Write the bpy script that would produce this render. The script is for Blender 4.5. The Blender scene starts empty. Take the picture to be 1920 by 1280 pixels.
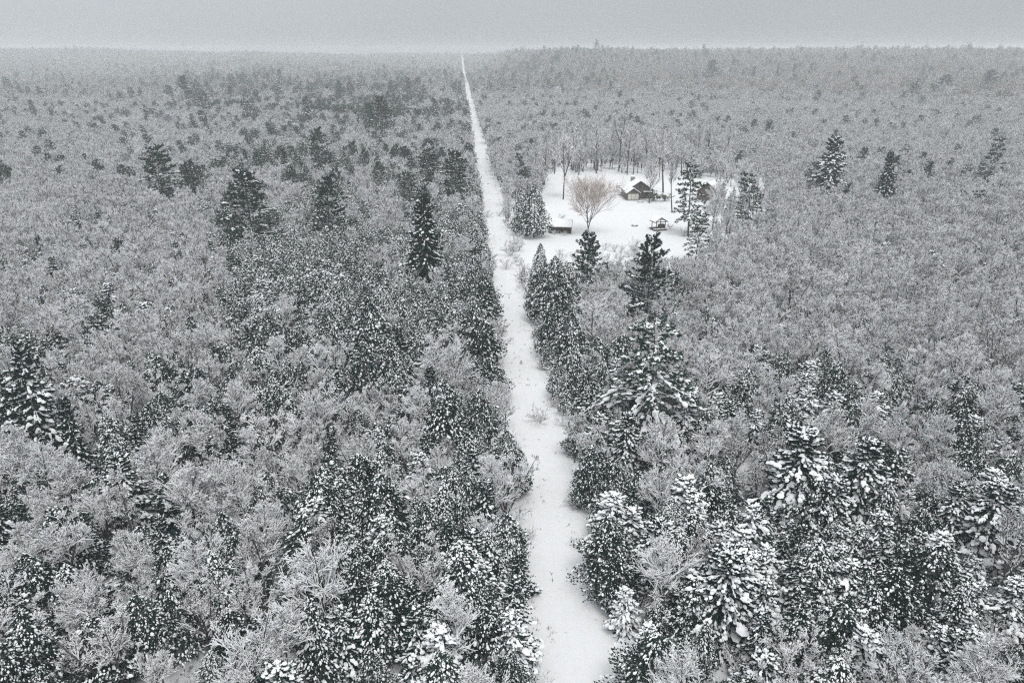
import bpy, math, random
import numpy as np

# ---------------------------------------------------------------- camera, sky, sun, exposure
SC = bpy.context.scene
COL = SC.collection
H = 45.0                       # the drone hovers 45 m above the track
F = 1371.0                     # focal length in pixels of the 1920 px wide photograph
PITCH = math.radians(21.5)
CP, SP = math.cos(PITCH), math.sin(PITCH)

cam_d = bpy.data.cameras.new("camera")
cam = bpy.data.objects.new("camera", cam_d)
COL.objects.link(cam)
cam.location = (0, 0, H)
cam.rotation_euler = (math.pi / 2 - PITCH, 0, 0)
cam_d.sensor_width = 36
cam_d.lens = 36 * F / 1920
cam_d.clip_start = 0.5
cam_d.clip_end = 20000
SC.camera = cam

SUN_EL, SUN_AZ = math.radians(62), math.radians(165)
world = bpy.data.worlds.new("World")
SC.world = world
world.use_nodes = True
wt = world.node_tree
wt.nodes.clear()
w_out = wt.nodes.new("ShaderNodeOutputWorld")
w_bg = wt.nodes.new("ShaderNodeBackground")
w_sky = wt.nodes.new("ShaderNodeTexSky")
w_sky.sky_type = 'NISHITA'
w_sky.sun_disc = False
w_sky.sun_elevation = SUN_EL
w_sky.sun_rotation = SUN_AZ
w_sky.dust_density = 4
w_sky.ozone_density = 1
w_hsv = wt.nodes.new("ShaderNodeHueSaturation")
w_hsv.inputs['Saturation'].default_value = 0.12
wt.links.new(w_sky.outputs[0], w_hsv.inputs['Color'])
w_tc = wt.nodes.new("ShaderNodeTexCoord")
w_sep = wt.nodes.new("ShaderNodeSeparateXYZ")
wt.links.new(w_tc.outputs['Generated'], w_sep.inputs[0])
w_ramp = wt.nodes.new("ShaderNodeValToRGB")       # an overcast dome: brighter overhead than at the horizon
er = w_ramp.color_ramp.elements
er[0].position, er[0].color = 0.0, (0.40, 0.43, 0.452, 1)
er[1].position, er[1].color = 1.0, (0.88, 0.895, 0.91, 1)
e = w_ramp.color_ramp.elements.new(0.10); e.color = (0.43, 0.46, 0.485, 1)
e = w_ramp.color_ramp.elements.new(0.35); e.color = (0.70, 0.73, 0.75, 1)
wt.links.new(w_sep.outputs['Z'], w_ramp.inputs[0])
w_noise = wt.nodes.new("ShaderNodeTexNoise")
w_noise.inputs['Scale'].default_value = 3.0
w_noise.inputs['Detail'].default_value = 3.0
wt.links.new(w_tc.outputs['Generated'], w_noise.inputs['Vector'])
w_mr = wt.nodes.new("ShaderNodeMapRange")
w_mr.inputs['To Min'].default_value = 8.9
w_mr.inputs['To Max'].default_value = 10.7
wt.links.new(w_noise.outputs[0], w_mr.inputs['Value'])
w_lr = wt.nodes.new("ShaderNodeMath"); w_lr.operation = 'MULTIPLY_ADD'
w_lr.inputs[1].default_value = -2.0
wt.links.new(w_sep.outputs['X'], w_lr.inputs[0]); wt.links.new(w_mr.outputs[0], w_lr.inputs[2])
w_sc = wt.nodes.new("ShaderNodeVectorMath")
w_sc.operation = 'SCALE'
wt.links.new(w_ramp.outputs[0], w_sc.inputs[0])
wt.links.new(w_lr.outputs[0], w_sc.inputs['Scale'])
w_mix = wt.nodes.new("ShaderNodeMix")
w_mix.data_type = 'RGBA'
w_mix.inputs['Factor'].default_value = 0.92
wt.links.new(w_hsv.outputs[0], w_mix.inputs['A'])
wt.links.new(w_sc.outputs[0], w_mix.inputs['B'])
wt.links.new(w_mix.outputs['Result'], w_bg.inputs[0])
w_bg.inputs[1].default_value = 0.10
wt.links.new(w_bg.outputs[0], w_out.inputs[0])

sun_d = bpy.data.lights.new("sun", 'SUN')
sun_d.energy = 1.5
sun_d.angle = math.radians(24)
sun_d.color = (1.0, 0.985, 0.96)
sun = bpy.data.objects.new("sun", sun_d)
COL.objects.link(sun)
sun.rotation_euler = (math.pi / 2 - SUN_EL, 0, math.pi - SUN_AZ)

SC.view_settings.view_transform = 'Standard'
SC.view_settings.look = 'None'
SC.view_settings.exposure = 0.32
SC.view_settings.gamma = 1.0
cy = SC.cycles
cy.max_bounces = 5
cy.diffuse_bounces = 3
cy.glossy_bounces = 1
cy.transmission_bounces = 2
cy.transparent_max_bounces = 4
cy.volume_bounces = 1
cy.use_denoising = False
cy.filter_width = 1.2
SC.render.film_transparent = False

# ---------------------------------------------------------------- photo pixel <-> world
def ray(px, py):
    x, y = (px - 960) / F, (640 - py) / F
    return np.array((x, CP + y * SP, -SP + y * CP))

def ground_at(px, py):
    d = ray(px, py)
    t = H / -d[2]
    return d[0] * t, d[1] * t

def height_at(x, y, py_top):
    """height of the top of something standing at x, y whose tip shows on photo row py_top"""
    yy = (640 - py_top) / F
    return H + y * (-SP + yy * CP) / (CP + yy * SP)

def to_px(x, y, z):
    dz = np.asarray(z) - H
    fw = np.asarray(y) * CP - dz * SP
    up = np.asarray(y) * SP + dz * CP
    fw = np.maximum(fw, 1e-3)
    return 960 + F * np.asarray(x) / fw, 640 - F * up / fw

def sstep(a, b, v):
    t = np.clip((np.asarray(v, float) - a) / (b - a), 0, 1)
    return t * t * (3 - 2 * t)

TX, TY = 8.5, 0.0                                   # the track: a straight line through this point
TDX, TDY = -0.0664, 0.9978
def side(x, y):
    """metres to the right of the track's centre line"""
    return (np.asarray(x) - TX) * TDY - (np.asarray(y) - TY) * TDX

def terrain(x, y):
    x, y = np.asarray(x, float), np.asarray(y, float)
    s = side(x, y)
    d = np.hypot(x, y)
    r = 41.0 * sstep(650, 1650, d) * sstep(0, 170, s)
    l = (29 + 19 * sstep(200, 1500, -s)) * sstep(1300, 2700, d) * sstep(-40, 200, -s)
    b = 34 * sstep(1500, 3100, d)
    far = sstep(900, 1500, d)
    roll = 1.4 * (1.5 * np.sin(x * .011 + y * .004) + 1.1 * np.sin(x * .027 + 1.3 + y * .009) + .9 * np.sin(x * .061 + .4)) * far * sstep(60, 400, np.abs(s))
    return np.where(y > 0, np.maximum(np.maximum(r, l), b) + roll, 0.0)

def ground_hit(px, py):
    """where the line of sight through a photo pixel meets the ground, hills included"""
    d = ray(px, py)
    t = np.concatenate((np.arange(20, 900, 2.0), np.arange(900, 4200, 10.0)))
    below = H + d[2] * t < terrain(d[0] * t, d[1] * t)
    t = t[np.argmax(below)] if below.any() else 3300.0
    return d[0] * t, d[1] * t

# ---------------------------------------------------------------- materials
def nt(name):
    m = bpy.data.materials.new(name)
    m.use_nodes = True
    t = m.node_tree
    t.nodes.clear()
    return m, t, t.nodes.new("ShaderNodeOutputMaterial")

def tree_mat(name, c0, c1, scale=2.0, rough=0.9):
    """diffuse colour that wanders between c0 and c1 through noise and from one tree to the next"""
    m, t, out = nt(name)
    bs = t.nodes.new("ShaderNodeBsdfDiffuse")
    bs.inputs['Roughness'].default_value = rough
    tc = t.nodes.new("ShaderNodeTexCoord")
    oi = t.nodes.new("ShaderNodeObjectInfo")
    n = t.nodes.new("ShaderNodeTexNoise")
    n.inputs['Scale'].default_value = scale
    n.inputs['Detail'].default_value = 1.0
    t.links.new(tc.outputs['Object'], n.inputs['Vector'])
    a = t.nodes.new("ShaderNodeMath"); a.operation = 'ADD'
    t.links.new(n.outputs[0], a.inputs[0]); t.links.new(oi.outputs['Random'], a.inputs[1])
    mr = t.nodes.new("ShaderNodeMapRange")
    mr.inputs['From Min'].default_value = 0.4; mr.inputs['From Max'].default_value = 1.6
    t.links.new(a.outputs[0], mr.inputs['Value'])
    mx = t.nodes.new("ShaderNodeMix"); mx.data_type = 'RGBA'
    mx.inputs['A'].default_value = (*c0, 1); mx.inputs['B'].default_value = (*c1, 1)
    t.links.new(mr.outputs[0], mx.inputs['Factor'])
    t.links.new(mx.outputs['Result'], bs.inputs['Color'])
    t.links.new(bs.outputs[0], out.inputs[0])
    return m

def snow_ground(name, c_snow, c_speck, thr, speck_scale, bump=0.25, wave=None):
    m, t, out = nt(name)
    bs = t.nodes.new("ShaderNodeBsdfPrincipled")
    bs.inputs['Roughness'].default_value = 0.85
    bs.inputs['Specular IOR Level'].default_value = 0.15
    tc = t.nodes.new("ShaderNodeTexCoord")
    n1 = t.nodes.new("ShaderNodeTexNoise"); n1.inputs['Scale'].default_value = speck_scale; n1.inputs['Detail'].default_value = 6
    n2 = t.nodes.new("ShaderNodeTexNoise"); n2.inputs['Scale'].default_value = 0.09; n2.inputs['Detail'].default_value = 3
    for n in (n1, n2):
        t.links.new(tc.outputs['Object'], n.inputs['Vector'])
    mu = t.nodes.new("ShaderNodeMath"); mu.operation = 'MULTIPLY_ADD'
    mu.inputs[1].default_value = 0.35
    t.links.new(n2.outputs[0], mu.inputs[0]); t.links.new(n1.outputs[0], mu.inputs[2])
    mr = t.nodes.new("ShaderNodeMapRange")
    mr.inputs['From Min'].default_value = thr; mr.inputs['From Max'].default_value = thr + 0.12
    t.links.new(mu.outputs[0], mr.inputs['Value'])
    mx = t.nodes.new("ShaderNodeMix"); mx.data_type = 'RGBA'
    mx.inputs['A'].default_value = (*c_snow, 1); mx.inputs['B'].default_value = (*c_speck, 1)
    t.links.new(mr.outputs[0], mx.inputs['Factor'])
    t.links.new(mx.outputs['Result'], bs.inputs['Base Color'])
    n3 = t.nodes.new("ShaderNodeTexNoise"); n3.inputs['Scale'].default_value = 0.8; n3.inputs['Detail'].default_value = 5
    t.links.new(tc.outputs['Object'], n3.inputs['Vector'])
    bp = t.nodes.new("ShaderNodeBump"); bp.inputs['Strength'].default_value = bump; bp.inputs['Distance'].default_value = 0.4
    t.links.new(n3.outputs[0], bp.inputs['Height'])
    t.links.new(bp.outputs[0], bs.inputs['Normal'])
    t.links.new(bs.outputs[0], out.inputs[0])
    return m

def plain(name, c0, c1, scale=3.0, rough=0.8, stretch=(1, 1, 1)):
    m, t, out = nt(name)
    bs = t.nodes.new("ShaderNodeBsdfPrincipled")
    bs.inputs['Roughness'].default_value = rough
    tc = t.nodes.new("ShaderNodeTexCoord")
    mp = t.nodes.new("ShaderNodeMapping"); mp.inputs['Scale'].default_value = stretch
    n = t.nodes.new("ShaderNodeTexNoise"); n.inputs['Scale'].default_value = scale; n.inputs['Detail'].default_value = 4
    t.links.new(tc.outputs['Object'], mp.inputs[0]); t.links.new(mp.outputs[0], n.inputs['Vector'])
    mx = t.nodes.new("ShaderNodeMix"); mx.data_type = 'RGBA'
    mx.inputs['A'].default_value = (*c0, 1); mx.inputs['B'].default_value = (*c1, 1)
    t.links.new(n.outputs[0], mx.inputs['Factor'])
    t.links.new(mx.outputs['Result'], bs.inputs['Base Color'])
    t.links.new(bs.outputs[0], out.inputs[0])
    return m

SNOWC = (0.90, 0.91, 0.925)
M_SNOW = tree_mat("snow", (0.83, 0.845, 0.86), SNOWC, 0.8)
M_BARK = tree_mat("bark", (0.055, 0.048, 0.048), (0.12, 0.108, 0.108), 3.0)
M_TWIG = tree_mat("twig", (0.095, 0.081, 0.087), (0.20, 0.174, 0.182), 0.6)
M_TWIGB = tree_mat("brown_twig", (0.165, 0.118, 0.094), (0.28, 0.215, 0.175), 0.02)
M_RUST = tree_mat("tan_twig", (0.42, 0.33, 0.285), (0.56, 0.47, 0.42), 0.6)
M_CEDAR = tree_mat("cedar_scales", (0.010, 0.027, 0.022), (0.034, 0.068, 0.054), 1.1)
M_SPRUCE = tree_mat("spruce_needles", (0.007, 0.022, 0.020), (0.024, 0.055, 0.048), 1.1)
M_PINE = tree_mat("pine_needles", (0.016, 0.038, 0.031), (0.050, 0.092, 0.070), 0.8)
M_GROUND = snow_ground("woodland_snow", (0.78, 0.80, 0.82), (0.30, 0.27, 0.24), 0.74, 1.6)
M_LAWN = snow_ground("clearing_snow", (0.70, 0.71, 0.725), (0.72, 0.72, 0.72), 0.84, 1.2, 0.15)
M_TRACK = snow_ground("track_snow", (0.71, 0.72, 0.735), (0.45, 0.43, 0.40), 0.83, 2.2, 0.3)
M_ROOFSNOW = plain("roof_snow_white", (0.84, 0.855, 0.87), (0.80, 0.82, 0.84), 1.0, 0.9)
M_LOG = plain("brown_boards", (0.062, 0.047, 0.041), (0.115, 0.088, 0.076), 2.0, 0.8, (1, 1, 9))
M_DARKWOOD = plain("dark_timber", (0.040, 0.034, 0.030), (0.085, 0.070, 0.060), 4.0)
M_STONE = plain("grey_stone", (0.16, 0.15, 0.14), (0.30, 0.28, 0.27), 5.0)
M_PALE = plain("pale_door_paint", (0.50, 0.51, 0.46), (0.58, 0.58, 0.53), 1.0, 0.5)
M_GLASS = plain("dark_window", (0.03, 0.035, 0.04), (0.05, 0.055, 0.06), 1.0, 0.15)
M_GRASS = tree_mat("dry_grass", (0.16, 0.13, 0.09), (0.30, 0.25, 0.18), 1.0)
M_IVY = tree_mat("ivy_leaf", (0.035, 0.05, 0.025), (0.09, 0.11, 0.05), 1.5)
M_METAL = plain("black_metal", (0.03, 0.03, 0.03), (0.05, 0.05, 0.05), 2.0, 0.5)

# ---------------------------------------------------------------- mesh building
class MB:
    def __init__(self):
        self.v, self.f4, self.f3, self.m4, self.m3, self.n = [], [], [], [], [], 0
    def add(self, v, quads=None, tris=None, mq=0, mt=0):
        v = np.asarray(v, float).reshape(-1, 3)
        if quads is not None and len(quads):
            q = np.asarray(quads, int).reshape(-1, 4)
            self.f4.append(q + self.n)
            self.m4.append(np.broadcast_to(np.asarray(mq, int), (len(q),)))
        if tris is not None and len(tris):
            q = np.asarray(tris, int).reshape(-1, 3)
            self.f3.append(q + self.n)
            self.m3.append(np.broadcast_to(np.asarray(mt, int), (len(q),)))
        self.v.append(v)
        self.n += len(v)
        return self
    def join(self, other, remap=None):
        off = self.n
        for f, ms, F_, M_ in ((other.f4, other.m4, self.f4, self.m4), (other.f3, other.m3, self.f3, self.m3)):
            for a, b in zip(f, ms):
                F_.append(a + off)
                M_.append(b if remap is None else np.asarray(remap)[b])
        self.v += other.v
        self.n += other.n
        return self
    def mesh(self, name, mats, smooth=False):
        me = bpy.data.meshes.new(name)
        v = np.concatenate(self.v)
        q = np.concatenate(self.f4) if self.f4 else np.zeros((0, 4), int)
        t = np.concatenate(self.f3) if self.f3 else np.zeros((0, 3), int)
        mi = np.concatenate([*self.m4, *self.m3]) if (self.m4 or self.m3) else np.zeros(0, int)
        me.vertices.add(len(v))
        me.vertices.foreach_set("co", v.astype(np.float32).ravel())
        loops = np.concatenate((q.ravel(), t.ravel())).astype(np.int32)
        me.loops.add(len(loops))
        me.loops.foreach_set("vertex_index", loops)
        nf = len(q) + len(t)
        me.polygons.add(nf)
        tot = np.concatenate((np.full(len(q), 4), np.full(len(t), 3))).astype(np.int32)
        st = np.concatenate(([0], np.cumsum(tot)[:-1])).astype(np.int32)
        me.polygons.foreach_set("loop_start", st)
        me.polygons.foreach_set("material_index", mi.astype(np.int32))
        me.polygons.foreach_set("use_smooth", np.full(nf, bool(smooth)))
        for m in mats:
            me.materials.append(m)
        me.update(calc_edges=True)
        return me

def unit(a):
    return a / np.maximum(np.linalg.norm(a, axis=-1, keepdims=True), 1e-9)

def frames(d):
    z = np.array((0, 0, 1.0))
    r = np.cross(d, z)
    bad = np.linalg.norm(r, axis=-1) < 1e-3
    r[bad] = (1, 0, 0)
    r = unit(r)
    return r, np.cross(r, d)

def prisms(mb, p0, p1, r0, r1, m_low, m_top, snow=None, load=1.0):
    """square-section sticks from p0 to p1: two lower faces of bark, two upper ones of snow where snow lies"""
    n = len(p0)
    d = unit(p1 - p0)
    r, u = frames(d)
    top = np.ones(n) if snow is None else np.where(snow, 1 + load, 1.0)
    def ring(p, rad):
        rad = rad[:, None]
        return np.stack((p + r * rad, p + u * rad * top[:, None], p - r * rad, p - u * rad), 1)
    v = np.concatenate((ring(p0, r0), ring(p1, r1)), 1).reshape(-1, 3)
    b = (np.arange(n) * 8)[:, None, None]
    q = np.array([[0, 1, 5, 4], [1, 2, 6, 5], [2, 3, 7, 6], [3, 0, 4, 7]])[None] + b
    m = np.empty((n, 4), int)
    m[:, 2:] = m_low
    m[:, :2] = np.where((np.zeros(n, bool) if snow is None else snow)[:, None], m_top, m_low)
    mb.add(v, quads=q.reshape(-1, 4), mq=m.ravel())

def tubes(mb, pts, rad, sides, m_low, m_top, snow_side=None):
    """round limbs along polylines pts (N, K, 3)"""
    n, k, _ = pts.shape
    d = np.gradient(pts, axis=1)
    d = unit(d)
    r, u = frames(d.reshape(-1, 3))
    r, u = r.reshape(n, k, 3), u.reshape(n, k, 3)
    a = np.arange(sides) * 2 * math.pi / sides
    ring = pts[:, :, None] + rad[:, :, None, None] * (r[:, :, None] * np.cos(a)[None, None, :, None] + u[:, :, None] * np.sin(a)[None, None, :, None])
    v = ring.reshape(-1, 3)
    i, j, s = np.meshgrid(np.arange(n), np.arange(k - 1), np.arange(sides), indexing='ij')
    s2 = (s + 1) % sides
    idx = lambda j_, s_: (i * k + j_) * sides + s_
    q = np.stack((idx(j, s), idx(j, s2), idx(j + 1, s2), idx(j + 1, s)), -1).reshape(-1, 4)
    mats = np.full(i.shape, m_low)
    if m_top is not None:
        am = (a[s] + math.pi / sides) % (2 * math.pi)
        hz = np.abs(d[i, j, 2])
        up = np.sin(am) > 0.45
        mats = np.where(up & (hz < 0.9), m_top, m_low)
    mb.add(v, quads=q, mq=mats.ravel())

def grow(rng, start, d, length, r0, r1, nseg, wig, lift):
    """bend branches outward from start; lift > 0 curls them up, < 0 lets them droop"""
    n = len(start)
    pts = np.empty((n, nseg + 1, 3)); pts[:, 0] = start
    d = unit(d.copy())
    for s in range(nseg):
        d = unit(d + rng.normal(0, wig, (n, 3)) + np.array((0, 0, 1.0)) * lift)
        pts[:, s + 1] = pts[:, s] + d * (length / nseg)[:, None]
    t = np.linspace(0, 1, nseg + 1)
    rad = r0[:, None] * (1 - t) + r1[:, None] * t
    return pts, rad

def sample(pts, rad, t):
    """point, tangent and radius of each polyline at its own fractions t (N, M)"""
    n, k1, _ = pts.shape
    f = t * (k1 - 1)
    i = np.clip(f.astype(int), 0, k1 - 2)
    w = (f - i)
    rows = np.arange(n)[:, None]
    a, b = pts[rows, i], pts[rows, i + 1]
    p = a * (1 - w[..., None]) + b * w[..., None]
    rr = rad[rows, i] * (1 - w) + rad[rows, i + 1] * w
    return p.reshape(-1, 3), unit(b - a).reshape(-1, 3), rr.ravel()

def spread_from(rng, tan, ang_lo, ang_hi):
    n = len(tan)
    r, u = frames(tan.copy())
    az = rng.uniform(0, 2 * math.pi, n)
    an = rng.uniform(ang_lo, ang_hi, n)
    return tan * np.cos(an)[:, None] + (r * np.cos(az)[:, None] + u * np.sin(az)[:, None]) * np.sin(an)[:, None]

def blobs(mb, c, ax, wid, hgt, ln, m, rng, sides=6):
    """soft pillows of snow lying along horizontal-ish axes ax: two rings and a top point each"""
    n = len(c)
    d = unit(ax)
    r, u = frames(d)
    a = np.arange(sides) * 2 * math.pi / sides
    j1 = rng.uniform(0.75, 1.25, (n, sides)); j2 = rng.uniform(0.45, 0.8, (n, sides))
    def ring(k, z):
        return (c[:, None] + d[:, None] * (np.cos(a) * ln[:, None] * k)[..., None] + r[:, None] * (np.sin(a) * wid[:, None] * k)[..., None]
                + u[:, None] * (z * hgt)[:, None, None])
    v = np.concatenate((ring(j1, -0.25), ring(j2, 0.6), (c + u * hgt[:, None])[:, None]), 1)
    nv = 2 * sides + 1
    b = (np.arange(n) * nv)[:, None, None]
    s = np.arange(sides); s2 = (s + 1) % sides
    q = np.stack((s, s2, sides + s2, sides + s), -1)[None] + b
    t = np.stack((sides + s, sides + s2, np.full(sides, 2 * sides)), -1)[None] + b
    mb.add(v.reshape(-1, 3), quads=q.reshape(-1, 4), tris=t.reshape(-1, 3), mq=m, mt=m)

def blades(mb, p, d, ln, wd, m, rng):
    """leaf-shaped sprays: four-cornered, slightly folded"""
    n = len(p)
    d = unit(d)
    r = unit(np.cross(d, unit(rng.normal(0, 1, (n, 3)))))
    nrm = np.cross(r, d)
    mid = p + d * (ln * 0.45)[:, None] + nrm * (ln * rng.uniform(-.12, .12, n))[:, None]
    v = np.stack((p, mid + r * wd[:, None], p + d * ln[:, None], mid - r * wd[:, None]), 1)
    q = np.arange(n * 4).reshape(n, 4)
    mb.add(v.reshape(-1, 3), quads=q, mq=m)

# ---------------------------------------------------------------- tree makers: each returns (trunk MB, crown MB)
# crown slots: 0 twig or needle, 1 snow;   trunk slots: 0 bark, 1 snow
def bare_tree(seed, h, snow=0.75, form='round', k2=8, k3=5, k4=3, r4=0.021, width=1.0, clear=0.28, up=(.35, 1.0)):
    rng = np.random.default_rng(seed)
    tr, cr = MB(), MB()
    n0 = {'fork': 3, 'multi': 4}.get(form, 1)
    rad0 = 0.0105 * h * (0.75 if n0 > 1 else 1)
    if n0 == 1:
        st, di = np.zeros((1, 3)), np.array([[rng.normal(0, .05), rng.normal(0, .05), 1.0]])
        ln = np.array([h * 0.93])
    else:
        az = rng.uniform(0, 6.28) + np.arange(n0) * 6.283 / n0
        tilt = rng.uniform(.16, .42, n0)
        di = np.stack((np.cos(az) * tilt, np.sin(az) * tilt, np.ones(n0)), -1)
        if form == 'fork':
            z0 = h * clear
            p, r = grow(rng, np.zeros((1, 3)), np.array([[0.02, 0.03, 1.0]]), np.array([z0]), np.array([rad0 * 1.6]), np.array([rad0 * 1.2]), 3, .02, 0)
            tubes(tr, p, r, 7, 0, 1)
            st = np.repeat(p[:, -1], n0, 0)
            ln = (h - z0) * rng.uniform(.8, 1.0, n0)
        else:
            st = np.zeros((n0, 3)); ln = h * rng.uniform(.75, .97, n0)
    P0, R0 = grow(rng, st, di, ln, np.full(n0, rad0 * 1.5), np.full(n0, 0.02), 8, .035, 0.02)
    tubes(tr, P0, R0, 6, 0, 1)
    c0 = clear if form != 'fork' else 0.05
    k1 = int((17 if width < 2 else 30) / n0) + 2
    t = np.sort(rng.uniform(c0, 0.97, (n0, k1)), 1)
    p, tan, rr = sample(P0, R0, t)
    az = np.arange(n0 * k1) * 2.399 + rng.uniform(-.5, .5, n0 * k1)
    el = rng.uniform(*up, n0 * k1) + .2
    d = np.stack((np.cos(az), np.sin(az), el), -1) + tan * 0.2
    tf = t.ravel()
    L = h * 0.40 * width * (1.05 - tf) ** 0.65 * rng.uniform(.65, 1.1, n0 * k1) * (0.8 if n0 > 1 else 1)
    P1, R1 = grow(rng, p, d, L, np.minimum(rr * .6, .015 * h * .5), np.full(len(p), .026), 6, .06, .04)
    a_, b_ = P1[:, :-1].reshape(-1, 3), P1[:, 1:].reshape(-1, 3)
    prisms(tr, a_, b_, R1[:, :-1].ravel(), R1[:, 1:].ravel(), 0, 1, rng.random(len(a_)) < snow + .15, 1.3)
    t = rng.uniform(.18, 1.0, (len(P1), k2))
    p, tan, rr = sample(P1, R1, t)
    d = spread_from(rng, tan, .3, .7) + np.array((0, 0, .12))
    L2 = np.repeat(L, k2) * rng.uniform(.32, .68, len(p)) * (1.1 - .55 * t.ravel())
    P2, R2 = grow(rng, p, d, L2, np.minimum(rr * .7, .052), np.full(len(p), r4 * 1.15), 3, .045, .04)
    def emit(P, R):
        a, b = P[:, :-1].reshape(-1, 3), P[:, 1:].reshape(-1, 3)
        ra, rb = R[:, :-1].ravel(), R[:, 1:].ravel()
        dz = np.abs(unit(b - a)[:, 2])
        sn = rng.random(len(a)) < snow * (1.15 - .4 * dz ** 2)
        prisms(cr, a, b, ra, rb, 0, 1, sn, 1.9)
    emit(P2, R2)
    t = rng.uniform(.2, 1.0, (len(P2), k3))
    p, tan, rr = sample(P2, R2, t)
    d = spread_from(rng, tan, .3, .75) + np.array((0, 0, .10))
    L3 = np.maximum(np.repeat(L2, k3) * rng.uniform(.35, .65, len(p)), .35)
    P3, R3 = grow(rng, p, d, L3, np.minimum(rr * .8, r4 * 1.25), np.full(len(p), r4 * .8), 2, .06, .04)
    emit(P3, R3)
    if k4:
        t = rng.uniform(.25, 1.0, (len(P3), k4))
        p, tan, rr = sample(P3, R3, t)
        d = spread_from(rng, tan, .3, .8)
        L4 = np.maximum(np.repeat(L3, k4) * rng.uniform(.4, .8, len(p)), .22)
        P4, R4 = grow(rng, p, d, L4, np.full(len(p), r4 * .85), np.full(len(p), r4 * .5), 1, .1, .0)
        emit(P4, R4)
    return tr, cr

def spruce_tree(seed, h, R, snow=0.8, tiers=80, dens=10, droop=0.35, base=0.08, pad=1.0, bell=0.75):
    rng = np.random.default_rng(seed)
    tr, cr = MB(), MB()
    P0, R0 = grow(rng, np.zeros((1, 3)), np.array([[rng.normal(0, .02), rng.normal(0, .02), 1.0]]), np.array([h]), np.array([.013 * h]), np.array([.015]), 8, .01, 0)
    tubes(tr, P0, R0, 6, 0, 1)
    u = np.sort(rng.uniform(base, 0.985, tiers) ** 1.0)
    t = u[None]
    p, tan, rr = sample(P0, R0, t)
    az = np.arange(tiers) * 2.399 + rng.uniform(-.6, .6, tiers)
    fall = (1 - u)
    L = R * (fall ** bell) * rng.uniform(.5, 1.2, tiers) * (1 + .18 * np.sin(u * 26 + rng.uniform(0, 6))) + .18
    slope = np.where(u > .8, .5, .12) - droop * fall
    d = np.stack((np.cos(az), np.sin(az), slope), -1)
    P1, R1 = grow(rng, p, d, L, np.full(tiers, .03), np.full(tiers, .012), 4, .05, -.06 * droop / .35)
    P1[:, -1, 2] += .06 * L
    a_, b_ = P1[:, 1:-1].reshape(-1, 3), P1[:, 2:].reshape(-1, 3)
    tubes(cr, P1, R1, 3, 0, None)
    lie = rng.random(len(a_)) < snow * .8
    a_, b_ = a_[lie] + (0, 0, .03), b_[lie] + (0, 0, .03)
    wr_ = rng.uniform(.05, .12, len(a_)) * pad
    prisms(cr, a_, b_, wr_, wr_ * .7, 0, 1, np.ones(len(a_), bool), .3)
    # sprays of needles on both sides of every branch, hanging a little
    k = dens
    tt = rng.uniform(.12, 1.0, (tiers, k))
    p, tan, rr = sample(P1, R1, tt)
    Lr = np.repeat(L, k)
    for _ in range(3):
        dd = spread_from(rng, tan, .25, .95) + np.array((0, 0, -.30))
        ln = (.24 + .20 * Lr * (1.1 - tt.ravel()) * .8) * rng.uniform(.7, 1.25, len(p))
        blades(cr, p, dd, ln, ln * .26, 0, rng)
    # snow pads along the upper side
    kk = max(2, int(dens * .55))
    tt = np.linspace(.25, .97, kk)[None] + rng.uniform(-.08, .08, (tiers, kk))
    tt = np.clip(tt, .1, .99)
    p, tan, rr = sample(P1, R1, tt)
    keep = rng.random(len(p)) < snow * np.clip(.55 + .6 * tt.ravel(), 0, 1)
    p, tan, ta = p[keep], tan[keep], tt.ravel()[keep]
    Lk = np.repeat(L, kk)[keep]
    sz = (.10 + .055 * Lk) * np.clip(np.exp(rng.normal(0, .42, len(p))), .35, 2.2) * (1.15 - .35 * ta) * pad
    tan2 = tan * np.array((1, 1, .8)) + rng.normal(0, .18, tan.shape)
    off = rng.normal(0, 1, (len(p), 3)) * np.array((1, 1, .1)) * (sz * .45)[:, None]
    blobs(cr, p + off + np.array((0, 0, .04)), tan2, sz * rng.uniform(.55, .85, len(p)), sz * .55, sz * rng.uniform(.8, 1.25, len(p)), 1, rng)
    return tr, cr

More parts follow.
